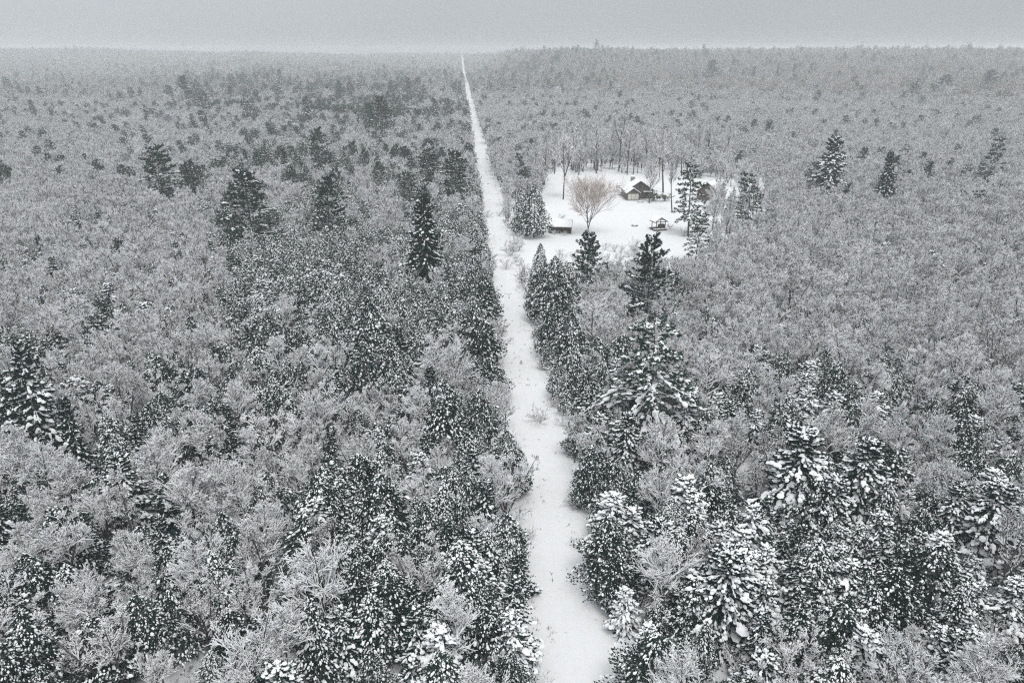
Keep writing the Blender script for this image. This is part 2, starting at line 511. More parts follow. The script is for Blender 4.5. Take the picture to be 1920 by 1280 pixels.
def cedar_tree(seed, h, R, snow=0.5, n=1500, nb=700, lumps=7, fine=1.0):
    rng = np.random.default_rng(seed)
    tr, cr = MB(), MB()
    P0, R0 = grow(rng, np.zeros((1, 3)), np.array([[rng.normal(0, .02), rng.normal(0, .02), 1.0]]), np.array([h * .96]), np.array([.014 * h]), np.array([.015]), 6, .01, 0)
    tubes(tr, P0, R0, 6, 0, 1)
    ph = rng.uniform(0, 6.28, (lumps, 2)); fr = rng.uniform(1.5, 4.5, (lumps, 2)).round()
    def shell(m, inner):
        u = rng.beta(1.15, 1.35, m)
        u = .05 + .95 * u
        az = rng.uniform(0, 6.283, m)
        prof = np.minimum(1, ((1 - u) * 1.55) ** .72) * (.55 + .45 * sstep(.0, .28, u))
        lump = 1 + .20 * sum(np.sin(fr[i, 0] * az + ph[i, 0]) * np.sin(fr[i, 1] * u * 5 + ph[i, 1]) for i in range(lumps)) / 1.4
        q = inner + (1 - inner) * rng.random(m) ** .6
        r = R * prof * lump * q * np.where(rng.random(m) < .06, 1.22, 1)
        return np.stack((np.cos(az) * r, np.sin(az) * r, u * h), -1), az, u, q
    p, az, u, q = shell(n, .45)
    out = np.stack((np.cos(az), np.sin(az), np.full(n, .35)), -1)
    for k in range(3):
        dd = out + rng.normal(0, .45, (n, 3)) + np.array((0, 0, .15 if k else -.25))
        ln = rng.uniform(.24, .5, n) * (1.1 - .5 * u) * fine ** .7
        blades(cr, p - unit(dd) * (ln * .3)[:, None], dd, ln, ln * .24, 0, rng)
    m = int(nb * (.35 + snow))
    p, az, u, q = shell(m, .72)
    sz = .15 * np.clip(np.exp(rng.normal(0, .45, m)), .35, 2.3) * (1.15 - .45 * u) * fine
    ax = np.stack((np.cos(az), np.sin(az), np.full(m, -.55)), -1) + rng.normal(0, .25, (m, 3))
    blobs(cr, p + np.array((0, 0, .08)), ax, sz * rng.uniform(.5, .8, m), sz * .5, sz * rng.uniform(.9, 1.5, m), 1, rng, 5)
    return tr, cr

def pine_tree(seed, h, R, snow=0.5, whorls=11, base=0.25, dens=9, pad=1.0, sag=0.0):
    rng = np.random.default_rng(seed)
    tr, cr = MB(), MB()
    P0, R0 = grow(rng, np.zeros((1, 3)), np.array([[rng.normal(0, .03), rng.normal(0, .03), 1.0]]), np.array([h * .97]), np.array([.014 * h]), np.array([.02]), 8, .015, 0)
    tubes(tr, P0, R0, 7, 0, 1)
    us, azs = [], []
    for w in range(whorls):
        k = rng.integers(4, 7)
        uu = base + (.97 - base) * (w + .5) / whorls
        us += list(uu + rng.normal(0, .012, k)); a0 = rng.uniform(0, 6.28)
        azs += list(a0 + np.arange(k) * 6.283 / k + rng.normal(0, .25, k))
    u = np.clip(np.array(us), base * .9, .985); az = np.array(azs); n = len(u)
    p, tan, rr = sample(P0, R0, u[None])
    s = (u - base) / (1 - base)
    L = R * np.clip(1.12 - s, .1, 1) ** .8 * (.7 + .3 * sstep(0, .25, s)) * rng.choice([.65, .85, 1.0, 1.08, 1.2], n)
    if sag > .25: L = L * (1 + .3 * (s < .38))
    slope = -.12 - sag + .75 * s ** 1.3 + rng.normal(0, .1, n)
    d = np.stack((np.cos(az), np.sin(az), slope), -1)
    P1, R1 = grow(rng, p, d, L, np.minimum(rr * .5, .07), np.full(n, .02), 5, .06, .03 - sag * .35)
    tubes(cr, P1, R1, 4, 2, 1)
    # side shoots, then tufts of needles
    k2 = dens
    tt = rng.uniform(.06, 1.0, (n, k2))
    q, tan, rr = sample(P1, R1, tt)
    dd = spread_from(rng, tan, .3, .95); dd[:, 2] = dd[:, 2] * .3 + .08 - sag * .3
    L2 = np.maximum(np.repeat(L, k2) * .30 * (1.15 - .5 * tt.ravel()), .35) * rng.uniform(.7, 1.2, len(q))
    P2, R2 = grow(rng, q, dd, L2, np.full(len(q), .02), np.full(len(q), .012), 2, .08, .05)
    t3 = rng.uniform(.25, 1.0, (len(q), 4))
    q3, tan3, _ = sample(P2, R2, t3)
    for _ in range(5):
        e_ = spread_from(rng, tan3, .15, .9) + np.array((0, 0, .08))
        ln = rng.uniform(.28, .6, len(q3))
        blades(cr, q3, e_, ln, ln * .16, 0, rng)
    keep = rng.random(len(q3)) < snow * .4
    # long drifts of snow lying on the heavier lower arms
    arm = np.where((s < .5) & (rng.random(n) < (.85 if sag > .25 else snow * .9)))[0]
    if len(arm):
        ta = np.linspace(.3, .98, 9)[None] + rng.uniform(-.03, .03, (len(arm), 9))
        pa, tana, _ = sample(P1[arm], R1[arm], np.clip(ta, 0, 1))
        za = rng.uniform(.10, .27, len(pa)) * pad
        blobs(cr, pa + rng.normal(0, .16, pa.shape) * np.array((1, 1, .2)) + np.array((0, 0, .14)), tana, za, za * .55, np.repeat(L[arm], 9) * .05 + za * .5, 1, rng)
    q4, t4 = q3[keep], tan3[keep]
    sz = rng.uniform(.10, .25, len(q4)) * pad
    blobs(cr, q4 + np.array((0, 0, .09)), t4 * np.array((1, 1, .5)), sz * .62, sz * .45, sz * 1.25, 1, rng)
    return tr, cr

# ---------------------------------------------------------------- objects, labels
def tag(o, label=None, cat=None, group=None, kind=None):
    if label: o['label'] = label
    if cat: o['category'] = cat
    if group: o['group'] = group
    if kind: o['kind'] = kind
    return o

def link(name, data, parent=None, loc=None):
    o = bpy.data.objects.new(name, data)
    COL.objects.link(o)
    if parent is not None:
        o.parent = parent
    if loc is not None:
        o.location = loc
    return o

class Kind:
    """near variants (trunk mesh, crown mesh, nominal height) and one-mesh variants for the far wood"""
    def __init__(self, name, cat, crown_mats):
        self.name, self.cat, self.mats = name, cat, crown_mats
        self.near = []
    def add(self, pair, h, desc):
        t, c = pair
        self.near.append((t.mesh(self.name + "_trunk", [M_BARK, M_SNOW]), c.mesh(self.name + "_crown", self.mats, False), h, desc))
        return self

BROAD = Kind("bare_tree", "tree", [M_TWIG, M_SNOW])
for i, (sn, form, wd, up, k3, k4, cl, desc) in enumerate([
        (.90, 'single', 1.0, (.35, 1.0), 5, 2, .28, "round-crowned"), (.9, 'fork', 1.0, (.35, 1.0), 5, 2, .3, "forked"), (.92, 'multi', 1.0, (.4, 1.1), 5, 2, .28, "many-stemmed"),
        (.68, 'single', .75, (.9, 1.9), 5, 2, .35, "narrow"), (.85, 'single', 1.2, (.2, .8), 5, 2, .3, "wide-crowned"), (.48, 'fork', .9, (.6, 1.4), 5, 2, .34, "dark forked"),
        (1.0, 'single', .9, (.3, 1.0), 5, 2, .26, "thick white"), (.8, 'multi', .85, (.8, 1.8), 5, 2, .3, "upswept"), (.85, 'single', 1.05, (.8, 1.7), 5, 2, .42, "long-stemmed"),
        (.55, 'multi', 1.0, (.4, 1.2), 5, 2, .25, "brown bushy"), (.80, 'fork', 1.15, (.7, 1.5), 5, 2, .4, "fan-shaped"), (.60, 'single', .6, (.5, 1.3), 4, 2, .45, "thin")]):
    BROAD.add(bare_tree(100 + i, 12, sn, form, width=wd, up=up, k3=k3, k4=k4, clear=cl), 12, desc)
TALL = Kind("bare_tree", "tree", [M_TWIG, M_SNOW])          # tall trunks round the clearing
for i, (sn, form) in enumerate([(.85, 'single'), (.75, 'fork'), (.9, 'single')]):
    TALL.add(bare_tree(140 + i, 20, sn, form, width=.75, clear=.42, k2=9, up=(.6, 1.4)), 20, "tall")
WILLOW = Kind("willow_tree", "tree", [M_RUST, M_SNOW])
WILLOW.add(bare_tree(160, 12, .3, 'fork', width=2.5, clear=.13, k2=9, k3=6, k4=4, r4=.014), 12, "tan")
CEDAR = Kind("cedar_tree", "tree", [M_CEDAR, M_SNOW])
for i, (R, sn, n, desc) in enumerate([(2.5, .40, 2200, "flame-shaped"), (3.1, .6, 2600, "plump"), (2.0, .4, 1800, "slim"), (3.4, .5, 2900, "broad"), (2.7, .9, 2200, "white-speckled"), (2.9, .2, 2500, "dark")]):
    CEDAR.add(cedar_tree(200 + i, 9, R, sn, int(n * 1.5), 1350, 7, .70), 9, desc)
SPRUCE = Kind("spruce_tree", "tree", [M_SPRUCE, M_SNOW])
for i, (R, sn, dr, pad, desc) in enumerate([(3.5, .75, .35, 1.0, "cone-shaped"), (4.2, 1.1, .5, 1.25, "heavily laden"), (2.7, .6, .3, .9, "slender"), (3.8, 1.0, .45, 1.15, "snow-padded"), (3.2, .45, .3, .85, "dark green"), (4.4, 1.25, .55, 1.4, "snow-buried")]):
    SPRUCE.add(spruce_tree(300 + i, 10, R, sn, 150, 15, dr, .05, pad * .9, (.7, .55, .8, .6, .72, .5)[i]), 10, desc)
for i, (R, sn, pad, bell, desc) in enumerate([(3.4, .65, .62, .75, "white-edged"), (4.2, 1.1, .75, .6, "laden"), (4.4, 1.2, .82, .5, "buried")]):
    SPRUCE.add(spruce_tree(330 + i, 10, R, sn, 270, 19, .42, .05, pad, bell), 10, desc)
PINE = Kind("pine_tree", "tree", [M_PINE, M_SNOW, M_BARK])
for i, (R, sn, wh, base, pad, sag, desc) in enumerate([(5.0, .5, 12, .15, 1.0, 0, "dark"), (4.6, .5, 12, .18, 1.1, .1, "snow-dusted"), (5.2, .7, 11, .2, 1.25, .2, "snow-laden"), (3.6, .4, 12, .12, 1.0, .05, "narrow"), (6.2, .8, 10, .25, 1.4, .3, "wide-armed"), (4.6, .85, 9, .22, 1.0, .15, "airy")]):
    PINE.add(pine_tree(400 + i, 16, R, sn, wh + 1, base, (14, 14, 14, 14, 12, 10)[i], pad, sag), 16, desc)

PROTO = {}
def plant_tree(kind, var, x, y, h, rz, label, group=None, wide=1.0, z=None, tilt=(0, 0)):
    """a tree thing of its own (trunk and crown under an Empty at its foot); repeats are copies"""
    tm, cm, h0, _ = kind.near[var]
    s = h / h0
    key = (kind, var)
    if key not in PROTO:
        r = link(kind.name, None)
        r.empty_display_size = .5
        link("trunk", tm, r); link("crown", cm, r)
        PROTO[key] = r
    else:
        src = PROTO[key]
        r = src.copy(); COL.objects.link(r)
        for ch in src.children:
            c = ch.copy(); COL.objects.link(c); c.parent = r
        for k in ('group',):
            if k in r: del r[k]
    r.location = (x, y, float(terrain(x, y)) if z is None else z)
    r.rotation_euler = (tilt[0], tilt[1], rz)
    r.scale = (s * wide, s * wide, s)
    return tag(r, label, kind.cat, group)

# ---------------------------------------------------------------- setting: ground, track, clearing
def smooth_axis(lim, near, step0, growth):
    a = [0.0]
    st = step0
    while a[-1] < lim:
        if a[-1] > near: st *= growth
        a.append(a[-1] + st)
    a[-1] = lim
    a = np.array(a)
    return np.concatenate((-a[:0:-1], a))
ax = smooth_axis(3450, 200, 20, 1.12)
ay = np.concatenate((np.linspace(-3450, -250, 9), np.arange(-200, 700, 25), np.arange(700, 3451, 50)))
gx, gy = np.meshgrid(ax, ay)
gv = np.stack((gx, gy, terrain(gx, gy)), -1).reshape(-1, 3)
nx_, ny_ = len(ax), len(ay)
ii, jj = np.meshgrid(np.arange(ny_ - 1), np.arange(nx_ - 1), indexing='ij')
gq = np.stack((ii * nx_ + jj, ii * nx_ + jj + 1, (ii + 1) * nx_ + jj + 1, (ii + 1) * nx_ + jj), -1)
tag(link("ground", MB().add(gv, quads=gq).mesh("ground", [M_GROUND], True)), kind='structure')

rngT = np.random.default_rng(5)
ts = np.concatenate((np.arange(-80, 20, 6.0), np.arange(20, 300, .8), np.arange(300, 700, 4.0), np.arange(700, 3300, 25.0)))
wob = 0.35 * np.sin(ts * .05) + .25 * np.sin(ts * .13 + 1)
wobr = 0.35 * np.sin(ts * .043 + 2) + .25 * np.sin(ts * .11)
wl = 3.5 + wob + 1.0 * np.exp(-((ts - 238) / 18) ** 2)
wr = 3.5 + wobr + 2.6 * np.exp(-((ts - 245) / 16) ** 2)
cols_ = 33
far_ = 1 - .32 * sstep(400, 900, ts)
wl, wr = wl * far_, wr * far_
ridge = np.random.default_rng(3).normal(0, 1, (len(ts), cols_))
tv = []
for k in range(cols_):
    f = k / (cols_ - 1)
    off = -wl * (1 - f) + wr * f
    X = TX + TDX * ts + off * TDY
    Y = TY + TDY * ts - off * TDX
    g = abs(2 * f - 1)
    rut = .11 * (1 - g ** 3) * (1 - .75 * np.exp(-((off - .85 - .12 * np.sin(ts * .09)) / .3) ** 2) - .75 * np.exp(-((off + .85 - .12 * np.sin(ts * .09)) / .3) ** 2))
    rut = (rut + .018 * ridge[:, k] * (1 - g)) * (ts < 600)
    tv.append(np.stack((X, Y, terrain(X, Y) + .004 + np.maximum(rut, 0) + .35 * sstep(600, 900, ts)), -1))
tv = np.stack(tv, 1)
nt_ = len(ts)
ii, jj = np.meshgrid(np.arange(nt_ - 1), np.arange(cols_ - 1), indexing='ij')
tq = np.stack((ii * cols_ + jj, ii * cols_ + jj + 1, (ii + 1) * cols_ + jj + 1, (ii + 1) * cols_ + jj), -1)
tag(link("track", MB().add(tv.reshape(-1, 3), quads=tq).mesh("track", [M_TRACK], True)), kind='structure')

def vnoise(x, y, s, seed):
    r = np.random.default_rng(seed)
    g = r.random((128, 128))
    u, v = x / s, y / s
    i, j = np.floor(u).astype(int), np.floor(v).astype(int)
    a, b = u - i, v - j
    a, b = a * a * (3 - 2 * a), b * b * (3 - 2 * b)
    G = lambda p, q: g[p % 128, q % 128]
    return (G(i, j) * (1 - a) + G(i + 1, j) * a) * (1 - b) + (G(i, j + 1) * (1 - a) + G(i + 1, j + 1) * a) * b

CLEAR_PX = [(962, 470), (1000, 448), (1012, 400), (1006, 350), (1022, 328), (1120, 322), (1250, 326), (1345, 345), (1362, 372), (1300, 392), (1296, 440), (1330, 470), (1290, 492), (1230, 475), (1150, 470), (1075, 478), (1020, 492), (980, 506)]
CLEAR = np.array([ground_at(*p) for p in CLEAR_PX])
def in_clear(x, y):
    x, y = np.asarray(x, float), np.asarray(y, float)
    r = np.zeros(x.shape, bool)
    n = len(CLEAR)
    for i in range(n):
        x1, y1 = CLEAR[i]; x2, y2 = CLEAR[(i + 1) % n]
        c = (y1 > y) != (y2 > y)
        r ^= c & (x < (x2 - x1) * (y - y1) / (y2 - y1 + 1e-12) + x1)
    return r
def clear_ragged(x, y):
    """the clearing with its edge moved in and out a few metres"""
    a, b = vnoise(x, y, 9, 12) - .5, vnoise(x + 31, y, 9, 13) - .5
    return in_clear(x + 9 * a, y + 16 * b)
lawn = bpy.data.meshes.new("lawn")
lawn.from_pydata([(x, y, .008) for x, y in CLEAR], [], [list(range(len(CLEAR)))])
lawn.materials.append(M_LAWN)
tag(link("lawn", lawn), kind='structure')

# haze: snow-filled air in one closed box
def box_mesh(name, lo, hi, mats):
    x0, y0, z0 = lo; x1, y1, z1 = hi
    v = [(x0, y0, z0), (x1, y0, z0), (x1, y1, z0), (x0, y1, z0), (x0, y0, z1), (x1, y0, z1), (x1, y1, z1), (x0, y1, z1)]
    f = [(0, 3, 2, 1), (4, 5, 6, 7), (0, 1, 5, 4), (1, 2, 6, 5), (2, 3, 7, 6), (3, 0, 4, 7)]
    me = bpy.data.meshes.new(name); me.from_pydata(v, [], f)
    for m in mats: me.materials.append(m)
    return me
mh, th, oh = nt("haze_air")
pv = th.nodes.new("ShaderNodeVolumePrincipled")
pv.inputs['Color'].default_value = (0.80, 0.835, 0.85, 1)
pv.inputs['Density'].default_value = 0.00048
pv.inputs['Anisotropy'].default_value = 0.1
th.links.new(pv.outputs[0], oh.inputs['Volume'])
hz = link("haze", box_mesh("haze", (-3500, -3500, -1.0), (3500, 3500, 72.0), [mh]))
tag(hz, kind='stuff')

# ---------------------------------------------------------------- buildings and things in the clearing
def boxes(mb, lo, hi, m=0):
    x0, y0, z0 = lo; x1, y1, z1 = hi
    v = [(x0, y0, z0), (x1, y0, z0), (x1, y1, z0), (x0, y1, z0), (x0, y0, z1), (x1, y0, z1), (x1, y1, z1), (x0, y1, z1)]
    f = [(0, 3, 2, 1), (4, 5, 6, 7), (0, 1, 5, 4), (1, 2, 6, 5), (2, 3, 7, 6), (3, 0, 4, 7)]
    return mb.add(v, quads=f, mq=m)

def bar(mb, a, b, r, m=0):
    prisms(mb, np.array([a], float), np.array([b], float), np.array([r]), np.array([r]), m, m)
    return mb

def part(name, mb, mats, parent, bevel=0, label=None, smooth=False):
    o = link(name, mb.mesh(name, mats, smooth), parent)
    if bevel:
        b = o.modifiers.new("bevel", 'BEVEL'); b.width = bevel; b.segments = 3; b.limit_method = 'ANGLE'
    if label: o['label'] = label
    return o

def gable_wall(mb, x0, x1, y0, y1, h, hr, m=0):
    """house body, ridge along y at the middle of x"""
    xm = (x0 + x1) / 2
    v = [(x0, y0, 0), (x1, y0, 0), (x1, y0, h), (xm, y0, hr), (x0, y0, h), (x0, y1, 0), (x1, y1, 0), (x1, y1, h), (xm, y1, hr), (x0, y1, h)]
    mb.add(v, quads=[(0, 1, 2, 4), (6, 5, 9, 7), (1, 6, 7, 2), (5, 0, 4, 9), (2, 7, 8, 3), (9, 4, 3, 8)], tris=[(4, 2, 3), (7, 9, 8)], mq=m, mt=m)
    return mb

def slab(mb, xa, za, xb, zb, y0, y1, th, m=0):
    """sloping slab between (xa, za) and (xb, zb), its upper side th above"""
    dx, dz = xb - xa, zb - za
    L = math.hypot(dx, dz); nx, nz = -dz / L * th, dx / L * th
    if nz < 0: nx, nz = -nx, -nz
    v = [(xa, y0, za), (xb, y0, zb), (xb + nx, y0, zb + nz), (xa + nx, y0, za + nz), (xa, y1, za), (xb, y1, zb), (xb + nx, y1, zb + nz), (xa + nx, y1, za + nz)]
    mb.add(v, quads=[(0, 1, 2, 3), (5, 4, 7, 6), (1, 0, 4, 5), (2, 1, 5, 6), (3, 2, 6, 7), (0, 3, 7, 4)], mq=m)
    return mb

def gable_roof(parent, x0, x1, y0, y1, h, hr, over=.5, snow=.32, name="roof"):
    xm = (x0 + x1) / 2
    k = (hr - h) / (xm - x0)
    b, s = MB(), MB()
    for sx, xe in ((-1, x0 - over), (1, x1 + over)):
        ze = h - over * k
        slab(b, xe, ze + .02, xm - sx * -.0, hr + .02, y0 - over, y1 + over, .14)
        slab(s, xe + sx * -.05, ze + .05 * k + .165, xm, hr + .165, y0 - over + .06, y1 + over - .06, snow)
    rf = part(name, b, [M_DARKWOOD], parent)
    part("roof_snow", s, [M_ROOFSNOW], rf, .12)
    return rf

def place(name, px, py, rz, label, cat, group=None, dx=0, dy=0):
    x, y = ground_at(px, py)
    o = link(name, None, None, (x + dx, y + dy, .008))
    o.rotation_euler = (0, 0, rz)
    return tag(o, label, cat, group)

# cabin: front gable towards us, ridge running back and to the left
cab = place("cabin", 1199, 373, math.radians(5), "brown wooden cabin with snowy gable roof and pale doors under a small front gable", "cabin")
part("wall", gable_wall(MB(), -4.6, 4.6, 0, 7.5, 2.7, 5.7), [M_LOG], cab)
rf = gable_roof(cab, -4.6, 4.6, 0, 7.5, 2.7, 5.7, .5)
ch = MB(); boxes(ch, (-1.9, 4.9, 4.2), (-.7, 6.0, 6.5)); part("chimney", ch, [M_STONE], rf)
ch2 = MB(); boxes(ch2, (-2.1, 4.7, 6.5), (-.5, 6.2, 6.75)); part("chimney_snow", ch2, [M_ROOFSNOW], rf, .08)
# front bay under its own little gable
bay = part("porch", gable_wall(MB(), -4.9, -.7, -2.6, -.003, 2.3, 3.75), [M_LOG], cab)
gable_roof(cab, -4.9, -.7, -2.6, -.05, 2.3, 3.75, .32, .24, "porch_roof")
for k in range(3):
    d_ = MB(); boxes(d_, (-4.55 + k * 1.2, -2.68, .25), (-4.55 + k * 1.2 + 1.12, -2.603, 2.15))
    part("door", d_, [M_PALE], cab, .02)
pl = MB(); boxes(pl, (-5.1, -2.95, 0), (-.5, -2.69, .32)); part("step", pl, [M_STONE], cab, .03)
for (xa, xb, za, zb) in ((1.2, 2.5, .95, 2.1), (-.55, .55, 3.5, 4.5)):
    w = MB(); boxes(w, (xa, -.07, za), (xb, -.004, zb)); f_ = part("window", w, [M_DARKWOOD], cab)
    g = MB(); boxes(g, (xa + .1, -.095, za + .1), (xb - .1, -.073, zb - .1)); part("pane", g, [M_GLASS], f_)
pr = MB(); slab(pr, 1.0, 2.42, 3.9, 2.35, -1.1, -.01, .2); part("awning_snow", pr, [M_ROOFSNOW], cab, .06)

# second house behind the pines
hs = place("house", 1326, 376, math.radians(-30), "dark brown house with snowy roof half hidden behind the pines", "house")
part("wall", gable_wall(MB(), -3.6, 3.6, 0, 9, 2.8, 5.4), [M_LOG], hs)
gable_roof(hs, -3.6, 3.6, 0, 9, 2.8, 5.4, .5)
for xa in (-2.3, .9):
    w = MB(); boxes(w, (xa, -.07, 1.0), (xa + 1.3, -.004, 2.2)); f_ = part("window", w, [M_DARKWOOD], hs)
    g = MB(); boxes(g, (xa + .1, -.095, 1.1), (xa + 1.2, -.073, 2.1)); part("pane", g, [M_GLASS], f_)

# woodshed with a single slope of snow towards us
sh = place("woodshed", 1050, 438, math.radians(-8), "low grey woodshed under a thick sloping cap of snow", "shed")
wb = MB()
boxes(wb, (-2.9, 2.9, 0), (2.9, 3.0, 2.75)); boxes(wb, (-2.9, 0, 0), (-2.8, 2.9, 1.75)); boxes(wb, (2.8, 0, 0), (2.9, 2.9, 1.75)); boxes(wb, (-2.8, .0, 0), (.2, .1, 1.5))
part("wall", wb, [M_DARKWOOD], sh)
for xx in (-2.75, -.9, .95, 2.75):
    p_ = MB(); boxes(p_, (xx - .07, -.25, 0), (xx + .07, -.11, 1.68)); part("post", p_, [M_DARKWOOD], sh)
rb, rs = MB(), MB()
def yslab(mb, ya, za, yb, zb, x0, x1, th):
    v = []
    for x in (x0, x1):
        v += [(x, ya, za), (x, yb, zb), (x, yb, zb + th), (x, ya, za + th)]
    mb.add(v, quads=[(0, 1, 2, 3), (5, 4, 7, 6), (0, 4, 5, 1), (1, 5, 6, 2), (2, 6, 7, 3), (3, 7, 4, 0)])
yslab(rb, -.55, 1.69, 3.3, 2.98, -3.15, 3.15, .1)
yslab(rs, -.5, 1.81, 3.25, 3.1, -3.1, 3.1, .3)
rf = part("roof", rb, [M_DARKWOOD], sh); part("roof_snow", rs, [M_ROOFSNOW], rf, .1)
pp = MB(); boxes(pp, (-3.32, 2.2, .0), (-3.17, 2.35, 4.0)); part("stovepipe", pp, [M_METAL], sh)
# split logs stacked in the open half
for r_ in range(5):
    for c_ in range(7):
        lg = MB()
        cx_, cz_ = .5 + c_ * .31, .17 + r_ * .28
        a_ = np.arange(7) * 6.283 / 7
        ring = np.stack((cx_ + np.cos(a_) * .14, np.zeros(7), cz_ + np.sin(a_) * .14), -1)
        v = np.concatenate((ring + (0, .35, 0), ring + (0, 1.3, 0)))
        q = [(i, (i + 1) % 7, 7 + (i + 1) % 7, 7 + i) for i in range(7)]
        lg.add(v, quads=q).add([*ring + (0, .35, 0), (cx_, .35, cz_)], tris=[((i + 1) % 7, i, 7) for i in range(7)])
        if r_ == 0 and c_ == 0:
            o = link("firewood_log", lg.mesh("firewood_log", [M_LOG]), None, sh.location); o.rotation_euler = sh.rotation_euler
            tag(o, "split log in the stack in the open half of the woodshed", "log", "logs stacked in the woodshed")
            log0, base_xy = o, (cx_, cz_)
        else:
            o = log0.copy(); COL.objects.link(o)
            ca, sa = math.cos(sh.rotation_euler.z), math.sin(sh.rotation_euler.z)
            ddx = cx_ - base_xy[0]
            o.location = (sh.location.x + ca * ddx, sh.location.y + sa * ddx, sh.location.z + cz_ - base_xy[1])

# open pavilion: deck, posts, snowy gable roof
pv_ = place("pavilion", 1239, 433, math.radians(16), "small open timber pavilion with a pitched snowy roof on a raised deck", "pavilion")
b = MB(); boxes(b, (-1.9, 0, .22), (1.9, 3.2, .42)); boxes(b, (-1.75, .2, 0), (1.75, 3.0, .2)); part("deck", b, [M_DARKWOOD], pv_)
b = MB(); boxes(b, (-1.85, .05, .424), (1.85, 1.0, .50)); part("deck_snow", b, [M_ROOFSNOW], pv_, .03)
for sx in (-1.3, 1.3):
    for yy in (.25, 2.9):
        b = MB(); boxes(b, (sx - .08, yy - .08, .5 if yy < 1 else .42), (sx + .08, yy + .08, 2.35)); part("post", b, [M_DARKWOOD], pv_)
b = MB(); boxes(b, (-.07, .18, .5), (.07, .32, 2.35)); part("post", b, [M_DARKWOOD], pv_)
b = MB(); boxes(b, (-1.6, .12, 2.352), (1.6, .36, 2.5)); boxes(b, (-1.6, 2.78, 2.352), (1.6, 3.02, 2.5)); part("beam", b, [M_DARKWOOD], pv_)
b, s = MB(), MB()
for sx in (-1, 1):
    slab(b, sx * 1.95, 2.28, 0, 3.5, -.15, 3.3, .11)
    slab(s, sx * 1.9, 2.44, 0, 3.62, -.02, 3.25, .16)
rf = part("roof", b, [M_DARKWOOD], pv_); part("roof_snow", s, [M_ROOFSNOW], rf, .06)
x_, y_ = pv_.location.x, pv_.location.y
tub = link("hot_tub", None, None, (x_ + .55, y_ + 2.0, .428)); tub.rotation_euler = (0, 0, math.radians(16))
tag(tub, "dark round-cornered hot tub standing on the pavilion deck", "hot tub")
b = MB(); boxes(b, (-.85, -.7, 0), (.85, .8, .85)); part("tub", b, [M_DARKWOOD], tub, .2)
b = MB(); boxes(b, (-.9, -.75, .852), (.9, .85, .95)); part("cover", b, [M_METAL], tub, .04)

# fire pit, garden tables, bench
fp = place("fire_pit", 1190, 424, 0, "snow-filled ring of dark stones in the open snow of the clearing", "fire pit")
b = MB()
for k in range(11):
    a = k * 6.283 / 11
    boxes(b, (math.cos(a) * .7 - .2, math.sin(a) * .6 - .18, 0), (math.cos(a) * .7 + .2, math.sin(a) * .6 + .18, .3 + .08 * math.sin(k * 3)))
part("stone_ring", b, [M_STONE], fp, .05)
b = MB(); boxes(b, (-.5, -.42, .0), (.5, .42, .34)); part("snow_fill", b, [M_ROOFSNOW], fp, .08)
def table(px, py, rz, label):
    t = place("picnic_table", px, py, rz, label, "picnic table", "snowy tables beside the cabin")
    b = MB(); boxes(b, (-.95, -.4, .68), (.95, .4, .75)); part("tabletop", b, [M_DARKWOOD], t)
    for sy in (-.72, .72):
        b = MB(); boxes(b, (-.95, sy - .13, .40), (.95, sy + .13, .46)); part("seat", b, [M_DARKWOOD], t)
    for sx in (-.7, .7):
        b = MB(); bar(b, (sx, -.7, 0), (sx, -.1, .68), .05); bar(b, (sx, .7, 0), (sx, .1, .68), .05); part("leg", b, [M_DARKWOOD], t)
    b = MB(); boxes(b, (-.98, -.43, .752), (.98, .43, .98)); part("snow_cap", b, [M_ROOFSNOW], t, .1)
table(1160, 352, .2, "snow-capped picnic table beside the cabin, highest up the clearing of three")
table(1157, 360, -.15, "snow-capped picnic table beside the cabin, middle one of three")
table(1163, 365, .1, "snow-capped picnic table nearest the cabin's pale doors")
bn = place("garden_bench", 1200, 380, .1, "low bench half buried in snow before the cabin", "bench")
b = MB(); boxes(b, (-.9, -.2, .38), (.9, .2, .45)); part("seat", b, [M_DARKWOOD], bn)
for sx in (-.7, .7):
    b = MB(); boxes(b, (sx - .06, -.18, 0), (sx + .06, .18, .378)); part("leg", b, [M_DARKWOOD], bn)
b = MB(); boxes(b, (-.88, -.19, .452), (.88, .19, .6)); part("snow_cap", b, [M_ROOFSNOW], bn, .06)

